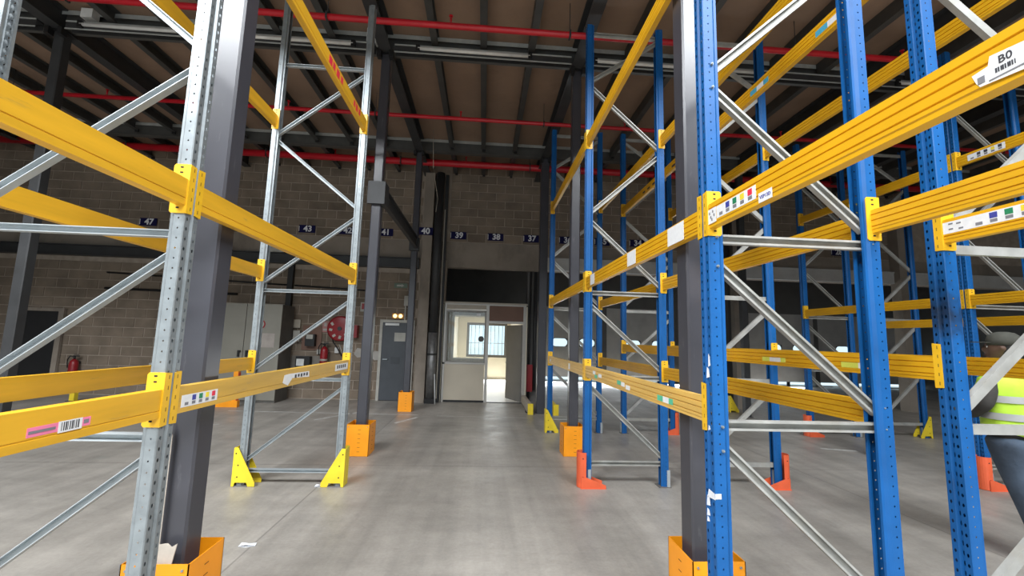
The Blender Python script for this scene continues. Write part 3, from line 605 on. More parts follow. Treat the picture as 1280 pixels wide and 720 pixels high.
# torn cardboard in the near left guard
t = thing('torn_cardboard', 'torn pale cardboard standing between galvanised upright and near left column', 'cardboard', (-1.67, 2.50, 0))
obj('sheet', MB().prism([(-0.10, 0.0), (0.075, 0.0), (0.07, 0.40), (0.085, 0.50), (0.06, 0.485), (0.04, 0.505), (-0.01, 0.50), (-0.05, 0.47), (-0.07, 0.40)], (0, 0, 0.004), (1, 0.15, 0), (0, 0.03, 1), (0, 1, 0), 0.006), cardb, t)
obj('strip', MB().prism([(-0.03, 0.0), (0.0, 0.0), (0.0, 1.05), (-0.028, 1.12)], (-0.015, 0.044, 0.004), (1, 0, 0), (0, 0, 1), (0, 1, 0), 0.004), cardb, t)
# black rail between the two left columns
t = thing('column_rail', 'black channel rail joining the two left columns above head height', 'rail', (-1.65, 6.38, 3.62))
obj('channel', MB().sweep([(-0.03, 0), (0.04, 0), (0.04, 0.02), (-0.01, 0.02), (-0.01, 0.23), (0.04, 0.23), (0.04, 0.25), (-0.03, 0.25)], (0.06, -0.02, 0), (0.06, 3.36, 0), (1, 0, 0), (0, 0, 1)), dark_steel, t)
obj('clamp_plate', MB().box(-0.12, 0.13, -0.20, -0.155, -0.06, 0.28).box(0.07, 0.13, -0.16, 0.06, -0.06, 0.28), dark_steel, t)
obj('clamp_plate', MB().box(-0.10, 0.12, 3.24, 3.345, -0.04, 0.26), dark_steel, t)

# ------------------------------------------------------------------ upright guards
def a_guard(x, y, sgn, label, m=yguard):
    """lemon corner guard: outer face towards sgn*x, two triangular wings running back along the frame"""
    t = thing('upright_guard', label, 'upright guard', (x, y, 0))
    wing = [(0.0, 0.05), (-0.0, 0.40), (-0.035, 0.40), (-0.235, 0.03), (-0.23, 0.0), (-0.17, 0.0), (-0.15, 0.03), (-0.02, 0.035), (-0.012, 0.0), (0.0, 0.0)]
    wg = [(0.0, 0.0), (0.0, 0.40), (-0.035, 0.40), (-0.235, 0.04), (-0.235, 0.0), (-0.165, 0.0), (-0.15, 0.04), (-0.03, 0.04), (-0.02, 0.0)]
    for yy in (-0.075, 0.070):
        mb = MB().prism([(a * 1.0, b_) for a, b_ in wg], (sgn * 0.03, yy, 0.003), (sgn, 0, 0), (0, 0, 1), (0, 1, 0), 0.005)
        for z, a in ((0.34, -0.02), (0.22, -0.05), (0.10, -0.05)): mb.cyl((sgn * (0.03 + a), yy - 0.001, z), (sgn * (0.03 + a), yy + 0.006, z), 0.008, 8, 1)
        obj('wing_plate', mb, [m, hole], t)
    obj('face_plate', MB().box(min(sgn * 0.03, sgn * 0.035), max(sgn * 0.03, sgn * 0.035), -0.075, 0.075, 0.003, 0.40), m, t)
a_guard(XL + 0.005, YL + 2.85, 1, 'lemon yellow foot guard on the aisle upright of the farther galvanised frame')
a_guard(XL - LW - 0.005, YL + 2.85, -1, 'lemon yellow foot guard on the rear upright of the farther galvanised frame')
a_guard(XR - 0.005, YR + 5.65, -1, 'lemon yellow foot guard on the farthest blue upright at the aisle')
a_guard(X4 + RW + 0.005, YR + 5.65, 1, 'yellow foot guard at the far right, behind the nearest second row frame')
a_guard(6.17, 10.47, -1, 'yellow triangular guard on the floor at the back, under the low beam')
def r_guard(x, y, sgn, label):
    """red orange bent guard: round shouldered upright shell on the outer side, toe plate running inwards"""
    t = thing('upright_guard', label, 'upright guard', (x, y, 0)); n = 10; R_ = 0.075
    A = []
    for i in range(n + 1):
        q = math.pi / 2 + math.pi * i / n; A.append((R_ * 0.75 * math.cos(q) * -sgn * -1, R_ * math.sin(q)))
    A = [(sgn * abs(a), b_) for a, b_ in A]; A = [(sgn * -0.035, R_)] + A + [(sgn * -0.035, -R_)]
    B = [(a - sgn * 0.004, b_ * 0.94) for a, b_ in A]
    sec = A + B[::-1]
    mb = MB().sweep(sec, (0, 0, 0.004), (0, 0, 0.385), (1, 0, 0), (0, 1, 0))
    for z in (0.32, 0.12): mb.cyl((-sgn * 0.0, -R_ - 0.001, z), (-sgn * 0.0, -R_ + 0.004, z), 0.007, 8, 1)
    obj('shell', mb, [redor, hole], t)
    for yy in (-0.085, 0.078): obj('toe_plate', MB().prism([(0.0, 0.0), (0.02, 0.0), (0.02, 0.12), (-0.03, 0.12), (-0.26, 0.035), (-0.26, 0.0)], (0, yy, 0.003), (sgn, 0, 0), (0, 0, 1), (0, 1, 0), 0.006), redor, t)
    obj('sole_plate', MB().box(min(sgn * 0.03, -sgn * 0.26), max(sgn * 0.03, -sgn * 0.26), -0.092, -0.076, 0, 0.005).box(min(sgn * 0.03, -sgn * 0.26), max(sgn * 0.03, -sgn * 0.26), 0.076, 0.092, 0, 0.005), redor, t)
r_guard(XR - 0.025, YR + 2.82, -1, 'red orange foot guard on the second blue upright at the aisle')
r_guard(X2R + 0.025, YR + 2.82, 1, 'red orange foot guard facing the side aisle, behind a diagonal brace')
r_guard(X2R + 0.025, YR + 5.65, 1, 'distant red orange foot guard seen left of the nearest grey column')
r_guard(X3 - 0.025, YR + 5.65, -1, 'distant red orange foot guard across the side aisle')
r_guard(X3 - 0.025, YR + 2.82, -1, 'red orange foot guard beside the jeans of the person')
# low bumpers and rails on the floor
def rail(x, y0, y1, label, m1):
    t = thing('floor_rail', label, 'floor rail', (x, y0, 0))
    obj('rail_bar', MB().box(-0.05, 0.05, 0.004, y1 - y0, 0.02, 0.21), m1, t); obj('end_cap', MB().box(-0.06, 0.06, -0.02, 0.004, 0.0, 0.235), yguard, t)
    obj('foot', MB().box(-0.08, 0.08, 0.2, 0.4, 0, 0.02), dark_steel, t)
rail(1.10, 9.60, 11.7, 'low white floor rail with a yellow end, beside the office door', creamd)
rail(1.66, 9.55, 10.4, 'short yellow floor rail behind the farthest aisle upright', yguard)
t = thing('floor_bumper', 'orange steel bumper post on the floor by the grey cabinet', 'bumper', (-5.36, 9.9, 0))
obj('post', MB().box(-0.05, 0.05, -0.04, 0.04, 0.02, 0.78), orange, t); obj('base_bar', MB().box(-0.42, 0.09, -0.05, 0.05, 0.0, 0.14), orange, t); obj('side_plate', MB().box(0.05, 0.058, -0.05, 0.05, 0.14, 0.74), redor, t)
t = thing('floor_bumper', 'short yellow bollard by the far left wall', 'bollard', (-9.01, 10.3, 0))
obj('post', MB().box(-0.05, 0.05, -0.05, 0.05, 0.01, 0.34), yguard, t); obj('foot', MB().box(-0.09, 0.09, -0.09, 0.09, 0, 0.01), dark_steel, t)

# ------------------------------------------------------------------ number signs on the upper wall
pos = {47: -8.69, 43: -4.72, 42: -3.69, 41: -2.70, 39: -0.76, 38: 0.24, 37: 1.21, 36: 2.19, 35: 3.17, 34: 4.15, 28: 10.01, 26: 12.0}
SIGN = {47: 'navy plate reading 47 on the dim wall left of the nearest galvanised upright', 43: 'navy plate reading 43 framed between the two galvanised uprights of the farther frame',
 42: 'navy plate reading 42 partly behind the diagonal braces of the farther galvanised frame', 41: 'navy plate reading 41 between the left aisle column and the black channel rail',
 39: 'navy plate reading 39 on the block wall just right of the drain pipe', 38: 'navy plate reading 38 with a dirty digit over the middle of the office', 37: 'navy plate reading 37 cut by the dark column right of the office',
 36: 'navy plate reading 36 beside the grey column with the orange box guard', 35: 'navy plate reading 35 crossed by the rear upright of the farthest aisle frame', 34: 'navy plate reading 34 above the beam with blank white stickers',
 28: 'navy plate reading 28 under the horizontal bar of the nearest blue frame', 26: 'navy plate reading 26 in the dark between the two nearest blue uprights at right'}
for n_, x in pos.items():
    t = thing('number_sign', SIGN[n_], 'sign', (x, 11.285, 4.365))
    obj('plate', MB().box(-0.21, 0.21, -0.008, 0.0, -0.10, 0.10), signblue, t)
    text(str(n_), 0.215, digit, t, (0.02, -0.0095, 0.0), (1, 0, 0), (0, 0, 1), 'digits')
    obj('edge_stripe', MB().box(-0.21, -0.195, -0.010, -0.008, -0.07, 0.07), digit, t)
t = thing('number_sign', 'dark blue plate with white number 40 on the concrete pillar', 'sign', (-1.62, 10.985, 4.37))
obj('plate', MB().box(-0.22, 0.22, -0.008, 0, -0.10, 0.10), signblue, t); text('40', 0.22, digit, t, (0.03, -0.0095, 0), (1, 0, 0), (0, 0, 1), 'digits')

# ------------------------------------------------------------------ pillar and drain pipe by the office
t = obj('concrete_pillar', MB().box(-1.67, -1.42, 11.0, 11.296, 0, 5.97), conc); tag(t, 'rough concrete pillar between the slate door and the drain pipe', 'pillar')
t = thing('drain_pipe', 'fat dark drain pipe with a galvanised lower length, left of the office', 'pipe', (-1.275, 11.02, 0))
obj('pipe', MB().cyl((0, 0, 1.75), (0, 0, 5.97), 0.108, 20), dark_steel, t); obj('lower_sleeve', MB().cyl((0, 0, 0.12), (0, 0, 1.75), 0.116, 20), mat('dull_zinc', (0.26, 0.26, 0.26), 0.45, 0.6, 0.25, 8), t); obj('collar', MB().cyl((0, 0, 1.18), (0, 0, 1.23), 0.121, 20), dark_steel, t); obj('plinth', MB().box(-0.12, 0.12, -0.14, 0.12, 0, 0.12), black, t)
t = thing('wall_post', 'dark steel post between drain pipe and office', 'post', (-1.09, 11.15, 0)); obj('web', MB().box(-0.055, 0.03, -0.06, 0.06, 0, 5.97), black, t); obj('edge_trim', MB().box(-0.045, -0.025, -0.075, -0.06, 0.1, 5.0), creamd, t)
t = obj('concrete_pillar', MB().box(6.72, 7.05, 11.0, 11.296, 0, 5.97), conc); tag(t, 'concrete pillar at the back beyond the third row, seen under the deck', 'pillar')
t = thing('drain_pipe', 'dark drain pipe beside the concrete pillar beyond the second row', 'pipe', (6.52, 11.05, 0)); obj('pipe', MB().cyl((0, 0, 0.1), (0, 0, 5.97), 0.10, 18), dark_steel, t); obj('plinth', MB().box(-0.11, 0.11, -0.11, 0.11, 0, 0.1), black, t)
t = obj('concrete_pillar', MB().box(11.55, 11.9, 11.0, 11.296, 0, 5.97), conc); tag(t, 'dim concrete pillar at the back between third and fourth row', 'pillar')
t = obj('white_stick', MB().cyl((-1.12, 10.80, 0.0), (-1.17, 10.88, 0.72), 0.014, 8), whitegloss); tag(t, 'thin white stick leaning against the drain pipe', 'stick')
# ------------------------------------------------------------------ office booth
bt = thing('office_booth', 'beige partitioned office booth with a window and an open door', 'office booth', (0, 11.2, 0))
Y0 = 0.05
obj('lower_panel', MB().box(-0.98, 0.06, Y0, Y0 + 0.04, 0.05, 0.96), creamd2, bt); obj('plinth', MB().box(-1.0, 0.13, Y0 - 0.005, Y0 + 0.05, 0, 0.05), black, bt)
obj('sill_rail', MB().box(-1.02, 0.08, Y0 - 0.02, Y0 + 0.05, 0.96, 1.0), alu, bt)
obj('fascia_panel', MB().box(-0.98, 0.08, Y0, Y0 + 0.04, 2.39, 2.50), creamd, bt)
for z in (2.35, 2.50): obj('top_rail', MB().box(-1.02, 1.12, Y0 - 0.015, Y0 + 0.05, z, z + 0.035) if z > 2.4 else MB().box(-1.02, 0.10, Y0 - 0.015, Y0 + 0.05, z, z + 0.03), alu, bt)
for x, wd in ((-1.02, 0.05), (0.07, 0.075), (1.05, 0.07)): obj('post', MB().box(x, x + wd, Y0 - 0.02, Y0 + 0.06, 0, 2.5), alu, bt)
obj('dark_edge', MB().box(-1.035, -1.02, Y0 - 0.03, Y0 + 0.05, 0, 2.5), black, bt)
obj('transom_panel', MB().box(0.145, 1.05, Y0, Y0 + 0.04, 2.10, 2.50), brown, bt); obj('door_head', MB().box(0.145, 1.05, Y0 - 0.015, Y0 + 0.06, 2.04, 2.10), alu, bt)
wf = obj('window_frame', MB().box(-0.97, -0.93, Y0, Y0 + 0.05, 1.0, 2.35).box(0.03, 0.07, Y0, Y0 + 0.05, 1.0, 2.35).box(-0.93, 0.03, Y0, Y0 + 0.05, 2.31, 2.35).box(-0.93, 0.03, Y0, Y0 + 0.05, 1.0, 1.03), greyframe, bt)
pn = obj('window_pane', MB().box(-0.93, 0.03, Y0 + 0.02, Y0 + 0.026, 1.03, 2.31), glass, bt)
obj('round_grille', MB().cyl((-0.05, Y0 + 0.018, 1.62), (-0.05, Y0 + 0.008, 1.62), 0.075, 20), mat('smoke_grille', (0.10, 0.10, 0.10), 0.6), pn)
obj('small_sticker', MB().box(-0.19, -0.08, Y0 + 0.016, Y0 + 0.019, 2.22, 2.28), white, pn)
# second, inner glazed partition: grey-beige border round a cream framed opening
obj('inner_partition', MB().box(-0.97, -0.76, 0.13, 0.16, 0.98, 2.36).box(-0.76, 0.07, 0.13, 0.16, 2.23, 2.36).box(-0.76, 0.07, 0.13, 0.16, 0.98, 1.10), mat('striped_beige', (0.30, 0.28, 0.235), 0.7, 0, 0.2, 8, stretch=(8, 1, 0.3)), bt)
obj('inner_ledge', MB().box(-0.76, 0.07, 0.12, 0.17, 1.10, 1.125).box(-0.76, 0.07, 0.12, 0.17, 2.19, 2.23), cream, bt)
obj('side_wall', MB().box(-1.06, -1.02, Y0, 6.40, 0, 2.5), cream, bt); obj('side_wall', MB().box(1.12, 1.16, Y0, 6.40, 0, 2.5), cream, bt)
obj('roof_panel', MB().box(-1.06, 1.16, Y0, 6.40, 2.535, 2.58), creamd, bt)
obj('back_panel', MB().box(-1.02, -0.66, 6.36, 6.395, 0, 2.5).box(0.98, 1.12, 6.36, 6.395, 0, 2.5).box(-0.66, 0.98, 6.36, 6.395, 0, 0.88).box(-0.66, 0.98, 6.36, 6.395, 2.27, 2.5), cream, bt)
obj('floor_covering', MB().box(-1.02, 1.12, Y0 + 0.06, 6.36, 0.002, 0.008), floorwhite, bt); obj('skirting', MB().box(-1.02, 1.12, 6.345, 6.36, 0.008, 0.10), creamd, bt); obj('threshold', MB().box(0.145, 1.05, Y0 - 0.03, Y0 + 0.06, 0, 0.012), dark_steel, bt)
lf = obj('door_leaf', MB().box(-0.82, 0, -0.02, 0.02, 0.02, 2.02), doorgrey, bt, (1.03, Y0 + 0.07, 0), math.radians(-65))
obj('door_handle', MB().cyl((-0.76, -0.02, 1.0), (-0.76, -0.06, 1.0), 0.012, 8).cyl((-0.77, -0.06, 1.0), (-0.65, -0.06, 1.0), 0.010, 8), galv, lf)
# office window in the far facade
wn = MB().box(-0.66, -0.56, 17.58, 17.66, 0.88, 2.27).box(0.88, 0.98, 17.58, 17.66, 0.88, 2.27).box(-0.56, 0.88, 17.58, 17.66, 2.17, 2.27).box(-0.56, 0.88, 17.58, 17.66, 0.88, 0.98).box(0.10, 0.18, 17.58, 17.66, 0.98, 2.17)
win = struct(obj('window_1', wn, mat('dark_window_frame', (0.13, 0.125, 0.115), 0.5)))
obj('window_pane', MB().box(-0.56, 0.88, 17.63, 17.635, 0.98, 2.17), glass, win)
for i in range(9): obj('window_bar', MB().cyl((-0.48 + i * 0.16, 17.74, 0.9), (-0.48 + i * 0.16, 17.74, 2.25), 0.010, 8), boxgrey, win)
obj('window_bar', MB().cyl((-0.6, 17.74, 1.45), (0.95, 17.74, 1.45), 0.010, 8), boxgrey, win)

# ------------------------------------------------------------------ doors on the block wall
d1 = thing('door_1', '', '', (-2.22, 11.27, 0)); del d1['label']; del d1['category']; struct(d1)
lf = obj('door_leaf', MB().box(-0.37, 0.37, -0.03, 0.012, 0.01, 1.98), steel_door, d1); obj('door_sign', MB().box(-0.06, 0.22, -0.034, -0.03, 1.50, 1.72), boxgrey, lf); obj('door_closer', MB().box(-0.30, 0.05, -0.08, -0.03, 1.90, 1.96), whitegloss, lf); obj('door_handle', MB().box(-0.32, -0.20, -0.07, -0.03, 1.02, 1.05), galv, lf); obj('kick_plate', MB().box(-0.12, 0.12, -0.034, -0.03, 0.92, 1.10), mat('slate_door_patch', (0.045, 0.052, 0.062), 0.5), lf)
obj('door_frame', MB().box(-0.44, -0.37, -0.05, 0.012, 0, 2.05).box(0.37, 0.44, -0.05, 0.012, 0, 2.05).box(-0.37, 0.37, -0.05, 0.012, 1.98, 2.05), boxgrey, d1)
d8 = thing('door_8', '', '', (-10.84, 11.26, 0)); del d8['label']; del d8['category']; struct(d8)
obj('door_leaf', MB().box(-0.40, 0.40, -0.02, 0.02, 0.01, 2.0), black, d8); obj('door_frame', MB().box(-0.62, -0.40, -0.05, 0.02, 0, 2.08).box(0.40, 0.52, -0.05, 0.02, 0, 2.08).box(-0.40, 0.40, -0.05, 0.02, 2.0, 2.08), conc, d8)
# ------------------------------------------------------------------ things along the left wall
t = thing('emergency_light', 'small lit orange emergency light over the slate grey door', 'lamp', (-2.22, 11.26, 2.15))
obj('case', MB().box(-0.15, 0.15, -0.05, 0, -0.07, 0.07), mat('amber_case', (0.45, 0.22, 0.05), 0.4), t)
for x in (-0.07, 0.07): obj('lens', MB().lathe([(0.002, -0.075), (0.04, -0.068), (0.05, -0.05)], (x, 0, 0), 'y', 12), mat('lit_lens', (1, 0.7, 0.3), 0.3, emit=((1.0, 0.62, 0.2), 4.0)), t)
t = thing('exit_sign', 'faint green and white exit sign above the emergency light', 'sign', (-2.2, 11.28, 2.95)); obj('plate', MB().box(-0.17, 0.17, -0.02, 0, -0.06, 0.06), mat('faded_green', (0.14, 0.20, 0.15), 0.5), t); obj('arrow', MB().prism([(-0.10, -0.02), (0.02, -0.02), (0.02, -0.045), (0.09, 0), (0.02, 0.045), (0.02, 0.02), (-0.10, 0.02)], (0, -0.022, 0), (1, 0, 0), (0, 0, 1), (0, 1, 0), 0.002), boxgrey, t)
t = tag(obj('wall_box', MB().box(-2.08, -1.92, 11.20, 11.29, 2.42, 2.68).box(-2.06, -2.03, 11.24, 11.29, 2.0, 2.42), boxgrey), 'white box with a drop pipe right of the emergency light', 'box')
hr_ = thing('hose_reel', 'round red fire hose reel on the block wall, white labels on its face', 'hose reel', (-3.62, 11.27, 1.78))
obj('disc', MB().lathe([(0.002, -0.20), (0.28, -0.20), (0.315, -0.185), (0.315, -0.165), (0.20, -0.16), (0.20, -0.06), (0.315, -0.055), (0.315, -0.035), (0.002, -0.03)], (0, 0, 0), 'y', 28), redgear, hr_)
obj('bracket', MB().box(-0.05, 0.05, -0.03, 0.02, -0.15, 0.15).box(0.30, 0.42, -0.16, 0.02, -0.22, 0.10), redgear, hr_)
obj('hub', MB().cyl((0, -0.20, 0), (0, -0.225, 0), 0.05, 14), dark_steel, hr_)
for k, q in enumerate((2.6, 3.3, 4.1, 4.8, 5.5)): obj('face_label', MB().box(-0.035, 0.035, -0.204, -0.2005, -0.03, 0.03).__class__().prism([(-0.03, -0.04), (0.03, -0.04), (0.03, 0.04), (-0.03, 0.04)], (0.22 * math.cos(q), -0.203, 0.22 * math.sin(q)), (math.cos(q + 1.2), 0, math.sin(q + 1.2)), (-math.sin(q + 1.2), 0, math.cos(q + 1.2)), (0, 1, 0), 0.003), boxgrey, hr_)
obj('hose', MB().tube([(-0.2, -0.11, -0.2), (-0.16, -0.12, -0.34), (-0.04, -0.12, -0.5), (0.06, -0.12, -0.66), (0.14, -0.1, -0.8)], 0.016, 8), black, hr_); obj('nozzle', MB().cyl((0.0, -0.13, -0.40), (0.09, -0.12, -0.62), 0.012, 8), boxgrey, hr_)
t = thing('safety_notice', 'faded pink and white safety notice left of the hose reel', 'sign', (-4.02, 11.285, 1.82)); obj('plate', MB().box(-0.10, 0.10, -0.006, 0, -0.14, 0.14), mat('faded_pink', (0.42, 0.20, 0.19), 0.6), t); obj('symbol', MB().box(-0.06, 0.0, -0.008, -0.006, 0.01, 0.10).box(-0.08, 0.07, -0.008, -0.006, -0.10, -0.05), boxgrey, t)
t = thing('small_notice', 'small red and white notice high beside the farther galvanised upright', 'sign', (-3.13, 11.285, 2.36)); obj('plate', MB().box(-0.07, 0.07, -0.006, 0, -0.12, 0.12), boxgrey, t); obj('symbol', MB().box(-0.04, 0.04, -0.008, -0.006, -0.06, 0.09), redgear, t)
def extinguisher(x, y, z, label):
    t = thing('fire_extinguisher', label, 'fire extinguisher', (x, y, z))
    obj('cylinder', MB().lathe([(0.002, 0.0), (0.085, 0.0), (0.09, 0.03), (0.09, 0.34), (0.07, 0.42), (0.03, 0.46), (0.002, 0.46)], (0, 0, 0), 'z', 18), redgear, t)
    obj('band', MB().cyl((0, 0, 0.10), (0, 0, 0.15), 0.0915, 18), boxgrey, t)
    obj('valve', MB().cyl((0, 0, 0.46), (0, 0, 0.52), 0.022, 10).box(-0.03, 0.10, -0.012, 0.012, 0.52, 0.545).box(-0.02, 0.09, -0.01, 0.01, 0.56, 0.575), black, t)
    obj('hose', MB().tube([(0.0, 0.0, 0.50), (-0.09, -0.02, 0.53), (-0.14, -0.02, 0.44), (-0.12, -0.02, 0.25)], 0.012, 8), black, t)
    obj('wall_hook', MB().box(-0.03, 0.03, 0.088, 11.30 - y, 0.34, 0.40), dark_steel, t)
extinguisher(-3.98, 11.15, 0.86, 'red fire extinguisher on the wall below the hose reel')
extinguisher(-9.86, 11.15, 0.40, 'dim red fire extinguisher by the dark door at the far left')
for nm, x0, x1, z0, z1_, m_, dp, lab in (('switch_box', -4.84, -4.66, 1.77, 1.98, creamd, 0.06, 'small cream switch box topmost by the dark pipe'), ('fuse_box', -4.78, -4.62, 1.44, 1.70, boxgrey, 0.14, 'wide pale fuse box under the small cream switch box'),
      ('wooden_board', -4.60, -4.12, 1.22, 1.84, brown, 0.02, 'dark brown mounting board right of the fuse box'), ('socket', -3.76, -3.66, 1.16, 1.30, whitegloss, 0.05, 'white wall socket right of the fire extinguisher'),
      ('thermostat', -4.20, -4.10, 1.12, 1.24, boxgrey, 0.05, 'small pale control knob box left of the fire extinguisher'), ('wall_plate', -8.20, -8.05, 0.66, 0.80, boxgrey, 0.05, 'pale junction box low on the far left wall'), ('junction_box', -7.72, -7.6, 0.68, 0.80, dark_steel, 0.06, 'dark junction box low on the far left wall')):
    tag(obj(nm, MB().box(x0, x1, 11.29 - dp, 11.29, z0, z1_), m_), lab, 'box')
t = thing('control_box', 'black control box with a pale cover on the brown board', 'control box', (-4.34, 11.27, 1.50)); obj('case', MB().box(-0.13, 0.10, -0.14, 0, -0.18, 0.12), black, t); obj('cover', MB().box(-0.10, 0.06, -0.15, -0.14, 0.0, 0.11), boxgrey, t)
t = thing('control_box', 'black control box with a white cover low over the aisle beam', 'control box', (-4.48, 11.27, 0.92)); obj('case', MB().box(-0.17, 0.17, -0.16, 0, -0.17, 0.14), black, t); obj('cover', MB().box(-0.14, 0.04, -0.175, -0.16, -0.09, 0.08), whitegloss, t)
t = thing('back_plate', 'plain grey metal enclosure behind the low black control box', 'panel', (-4.42, 11.295, 0.9)); obj('plate', MB().box(-0.42, 0.36, -0.02, 0, -0.36, 0.17), mat('dull_plate', (0.20, 0.18, 0.155), 0.6), t)
cb = thing('steel_cabinet', 'tall grey green two door steel cabinet behind the left rack', 'cabinet', (-5.60, 10.86, 0))
obj('body', MB().box(-0.82, 0.80, -0.33, 0.30, 0.0, 2.30), mat('dark_cabinet_side', (0.10, 0.095, 0.085), 0.6), cb)
for x0, x1, hx in ((-0.82, -0.02, -0.10), (-0.005, 0.80, 0.08)):
    d = obj('door', MB().box(x0, x1, -0.355, -0.332, 0.06, 2.30), cabinet_m, cb); obj('handle', MB().box(hx - 0.02, hx + 0.02, -0.39, -0.355, 1.05, 1.20).box(hx - 0.015, hx + 0.05, -0.40, -0.375, 1.16, 1.20), black, d)
    if x0 > -0.1:
        obj('notice', MB().box(0.28, 0.68, -0.358, -0.355, 1.28, 1.58).box(0.28, 0.68, -0.364, -0.355, 1.58, 1.61), mat('pinkish_paper', (0.38, 0.34, 0.31), 0.6), d)
        obj('round_sticker', MB().cyl((0.33, -0.355, 1.82), (0.33, -0.359, 1.82), 0.115, 20).cyl((0.33, -0.359, 1.82), (0.33, -0.361, 1.82), 0.085, 20, 1), [redgear, boxgrey], d)
tag(obj('leaning_panel', MB().box(-6.95, -6.46, 11.20, 11.29, 0.35, 2.0), boxgrey), 'pale panel fixed left of the steel cabinet, behind the near column', 'panel')
tag(obj('down_pipe', MB().box(-5.06, -4.93, 11.18, 11.29, 0.2, 3.40), black), 'dark square duct running down the wall right of the cabinet', 'duct')
tag(obj('white_fitting', MB().box(-5.60, -5.16, 11.05, 11.10, 3.68, 3.86), boxgrey), 'white fitting on top of the black wall girder', 'fitting')
t = tag(obj('cable_conduit', MB().cyl((-9.5, 11.27, 3.02), (-5.10, 11.27, 2.86), 0.02, 8).cyl((-4.90, 11.27, 2.855), (-3.05, 11.27, 2.79), 0.02, 8), black), 'thin dark conduit crossing the left block wall', 'conduit')
t = tag(obj('cable_conduit', MB().cyl((-9.5, 11.27, 2.62), (-6.3, 11.27, 2.58), 0.03, 8), black), 'lower dark conduit on the far left block wall', 'conduit')
t = tag(obj('cable_conduit', MB().tube([(-2.86, 11.27, 3.4), (-2.86, 11.27, 1.2), (-2.95, 11.27, 1.0)], 0.022, 8), dark_steel), 'vertical conduit left of the slate grey door', 'conduit')
t = tag(obj('cable_conduit', MB().tube([(-2.98, 11.27, 3.4), (-2.98, 11.27, 1.3)], 0.018, 8), redgear), 'thin reddish riser left of the slate grey door', 'conduit')
tag(obj('kick_plate', MB().box(-2.98, -2.86, 10.9, 10.94, 0.0, 0.46).box(-2.98, -2.86, 10.94, 11.05, 0.0, 0.012), orange), 'narrow orange steel plate standing left of the slate grey door', 'plate')
for x, z, w_ in ((-3.14, 1.18, 0.15), (-2.70, 1.12, 0.16)): obj('plaster_patch', MB().prism([(-w_, -0.03), (-0.4 * w_, -0.12), (0.6 * w_, -0.10), (w_, 0.0), (0.7 * w_, 0.10), (-0.5 * w_, 0.12)], (x, 11.292, z), (1, 0, 0), (0, 0, 1), (0, 1, 0), 0.006), mat('pale_plaster', (0.42, 0.40, 0.37), 0.8), wall_back)
tag(obj('alarm_box', MB().box(1.18, 1.34, 11.40, 11.50, 0.28, 0.98), redgear), 'dark red box on the right side of the office', 'box')
tag(obj('wall_conduit', MB().cyl((1.26, 11.56, 0.0), (1.26, 11.56, 3.5), 0.03, 8).cyl((1.40, 11.6, 0.3), (1.40, 11.6, 3.5), 0.05, 10), dark_steel), 'pair of dark pipes right of the office door', 'pipe')
tag(obj('brick_pier', MB().box(1.18, 1.62, 11.65, 11.95, 0, 4.4), wallgrey), 'grey pier behind the pipes right of the office', 'pier')

# ------------------------------------------------------------------ sprinkler pipes and light battens
def pipe(y, z, r, label, x0=-13.3, x1=19.0, sag=0.0):
    t = thing('sprinkler_pipe', label, 'pipe', (0, y, z)); obj('pipe', MB().cyl((x0, 0, 0), (x1, 0, 0), r, 14), redpipe, t)
    k = 0; x = x0 + 1.3
    while x < x1:
        if k % 2 == 0: obj('hanger', MB().cyl((x, 0, -r * 1.12), (x, 0, r), r * 1.15, 12).__class__().box(x - 0.012, x + 0.012, -r - 0.006, r + 0.006, -r - 0.006, r + 0.006).cyl((x, 0, r), (x, 0, 6.295 - z), 0.005, 6), dark_steel, t)
        else: obj('sprinkler_head', MB().cyl((x, 0, r), (x, 0, r + 0.10), 0.014, 8).cyl((x, 0, r + 0.1), (x, 0, r + 0.108), 0.03, 10), redpipe, t)
        x += 1.63; k += 1
pipe(5.35, 5.82, 0.042, 'nearest thin red sprinkler pipe across the top of the picture')
pipe(7.9, 5.87, 0.038, 'middle thin red sprinkler pipe under the deck')
pipe(10.45, 6.02, 0.085, 'thick red sprinkler main along the top of the back wall')
def batten(x0, x1, label, t0=0.06, t1=0.9, y=6.16):
    t = thing('light_batten', label, 'lamp', (x0, y, 5.985)); L_ = x1 - x0
    obj('tray', MB().box(0, L_, -0.05, 0.045, 0.035, 0.06).box(0, L_, -0.055, -0.05, -0.06, 0.06).box(0, L_, 0.045, 0.05, -0.06, 0.06), dark_steel, t)
    obj('lip', MB().box(0, L_, -0.062, -0.055, 0.04, 0.062).box(0, L_, -0.062, -0.055, -0.075, -0.055), flange, t)
    obj('tube', MB().cyl((L_ * t0, -0.075, 0.0), (L_ * t1, -0.075, 0.0), 0.026, 12), tube_m, t)
    for q in (t0, t1): obj('lamp_holder', MB().box(L_ * q - 0.03, L_ * q + 0.03, -0.10, -0.055, -0.05, 0.05), black, t)
batten(-1.50, 1.22, 'unlit tube light batten in the middle of the ceiling, over the aisle', 0.13, 0.76)
batten(-6.2, -1.80, 'unlit tube light batten left of the near left aisle column top', 0.05, 0.93)
batten(-11.0, -6.6, 'unlit tube light batten at the upper left corner', 0.02, 0.86)
batten(1.50, 6.05, 'unlit tube light batten on the right, behind the blue uprights', 0.02, 0.6)
batten(6.35, 9.05, 'unlit tube light batten at the far right under the deck', 0.1, 0.85)
tag(obj('ceiling_box', MB().box(-6.02, -5.86, 6.10, 6.22, 6.12, 6.26), whitegloss), 'small white box on the cross beam, upper left', 'box')
tag(obj('ceiling_box', MB().box(-1.92, -1.78, 6.08, 6.22, 6.05, 6.26), whitegloss), 'white box at the top of the left aisle column', 'box')
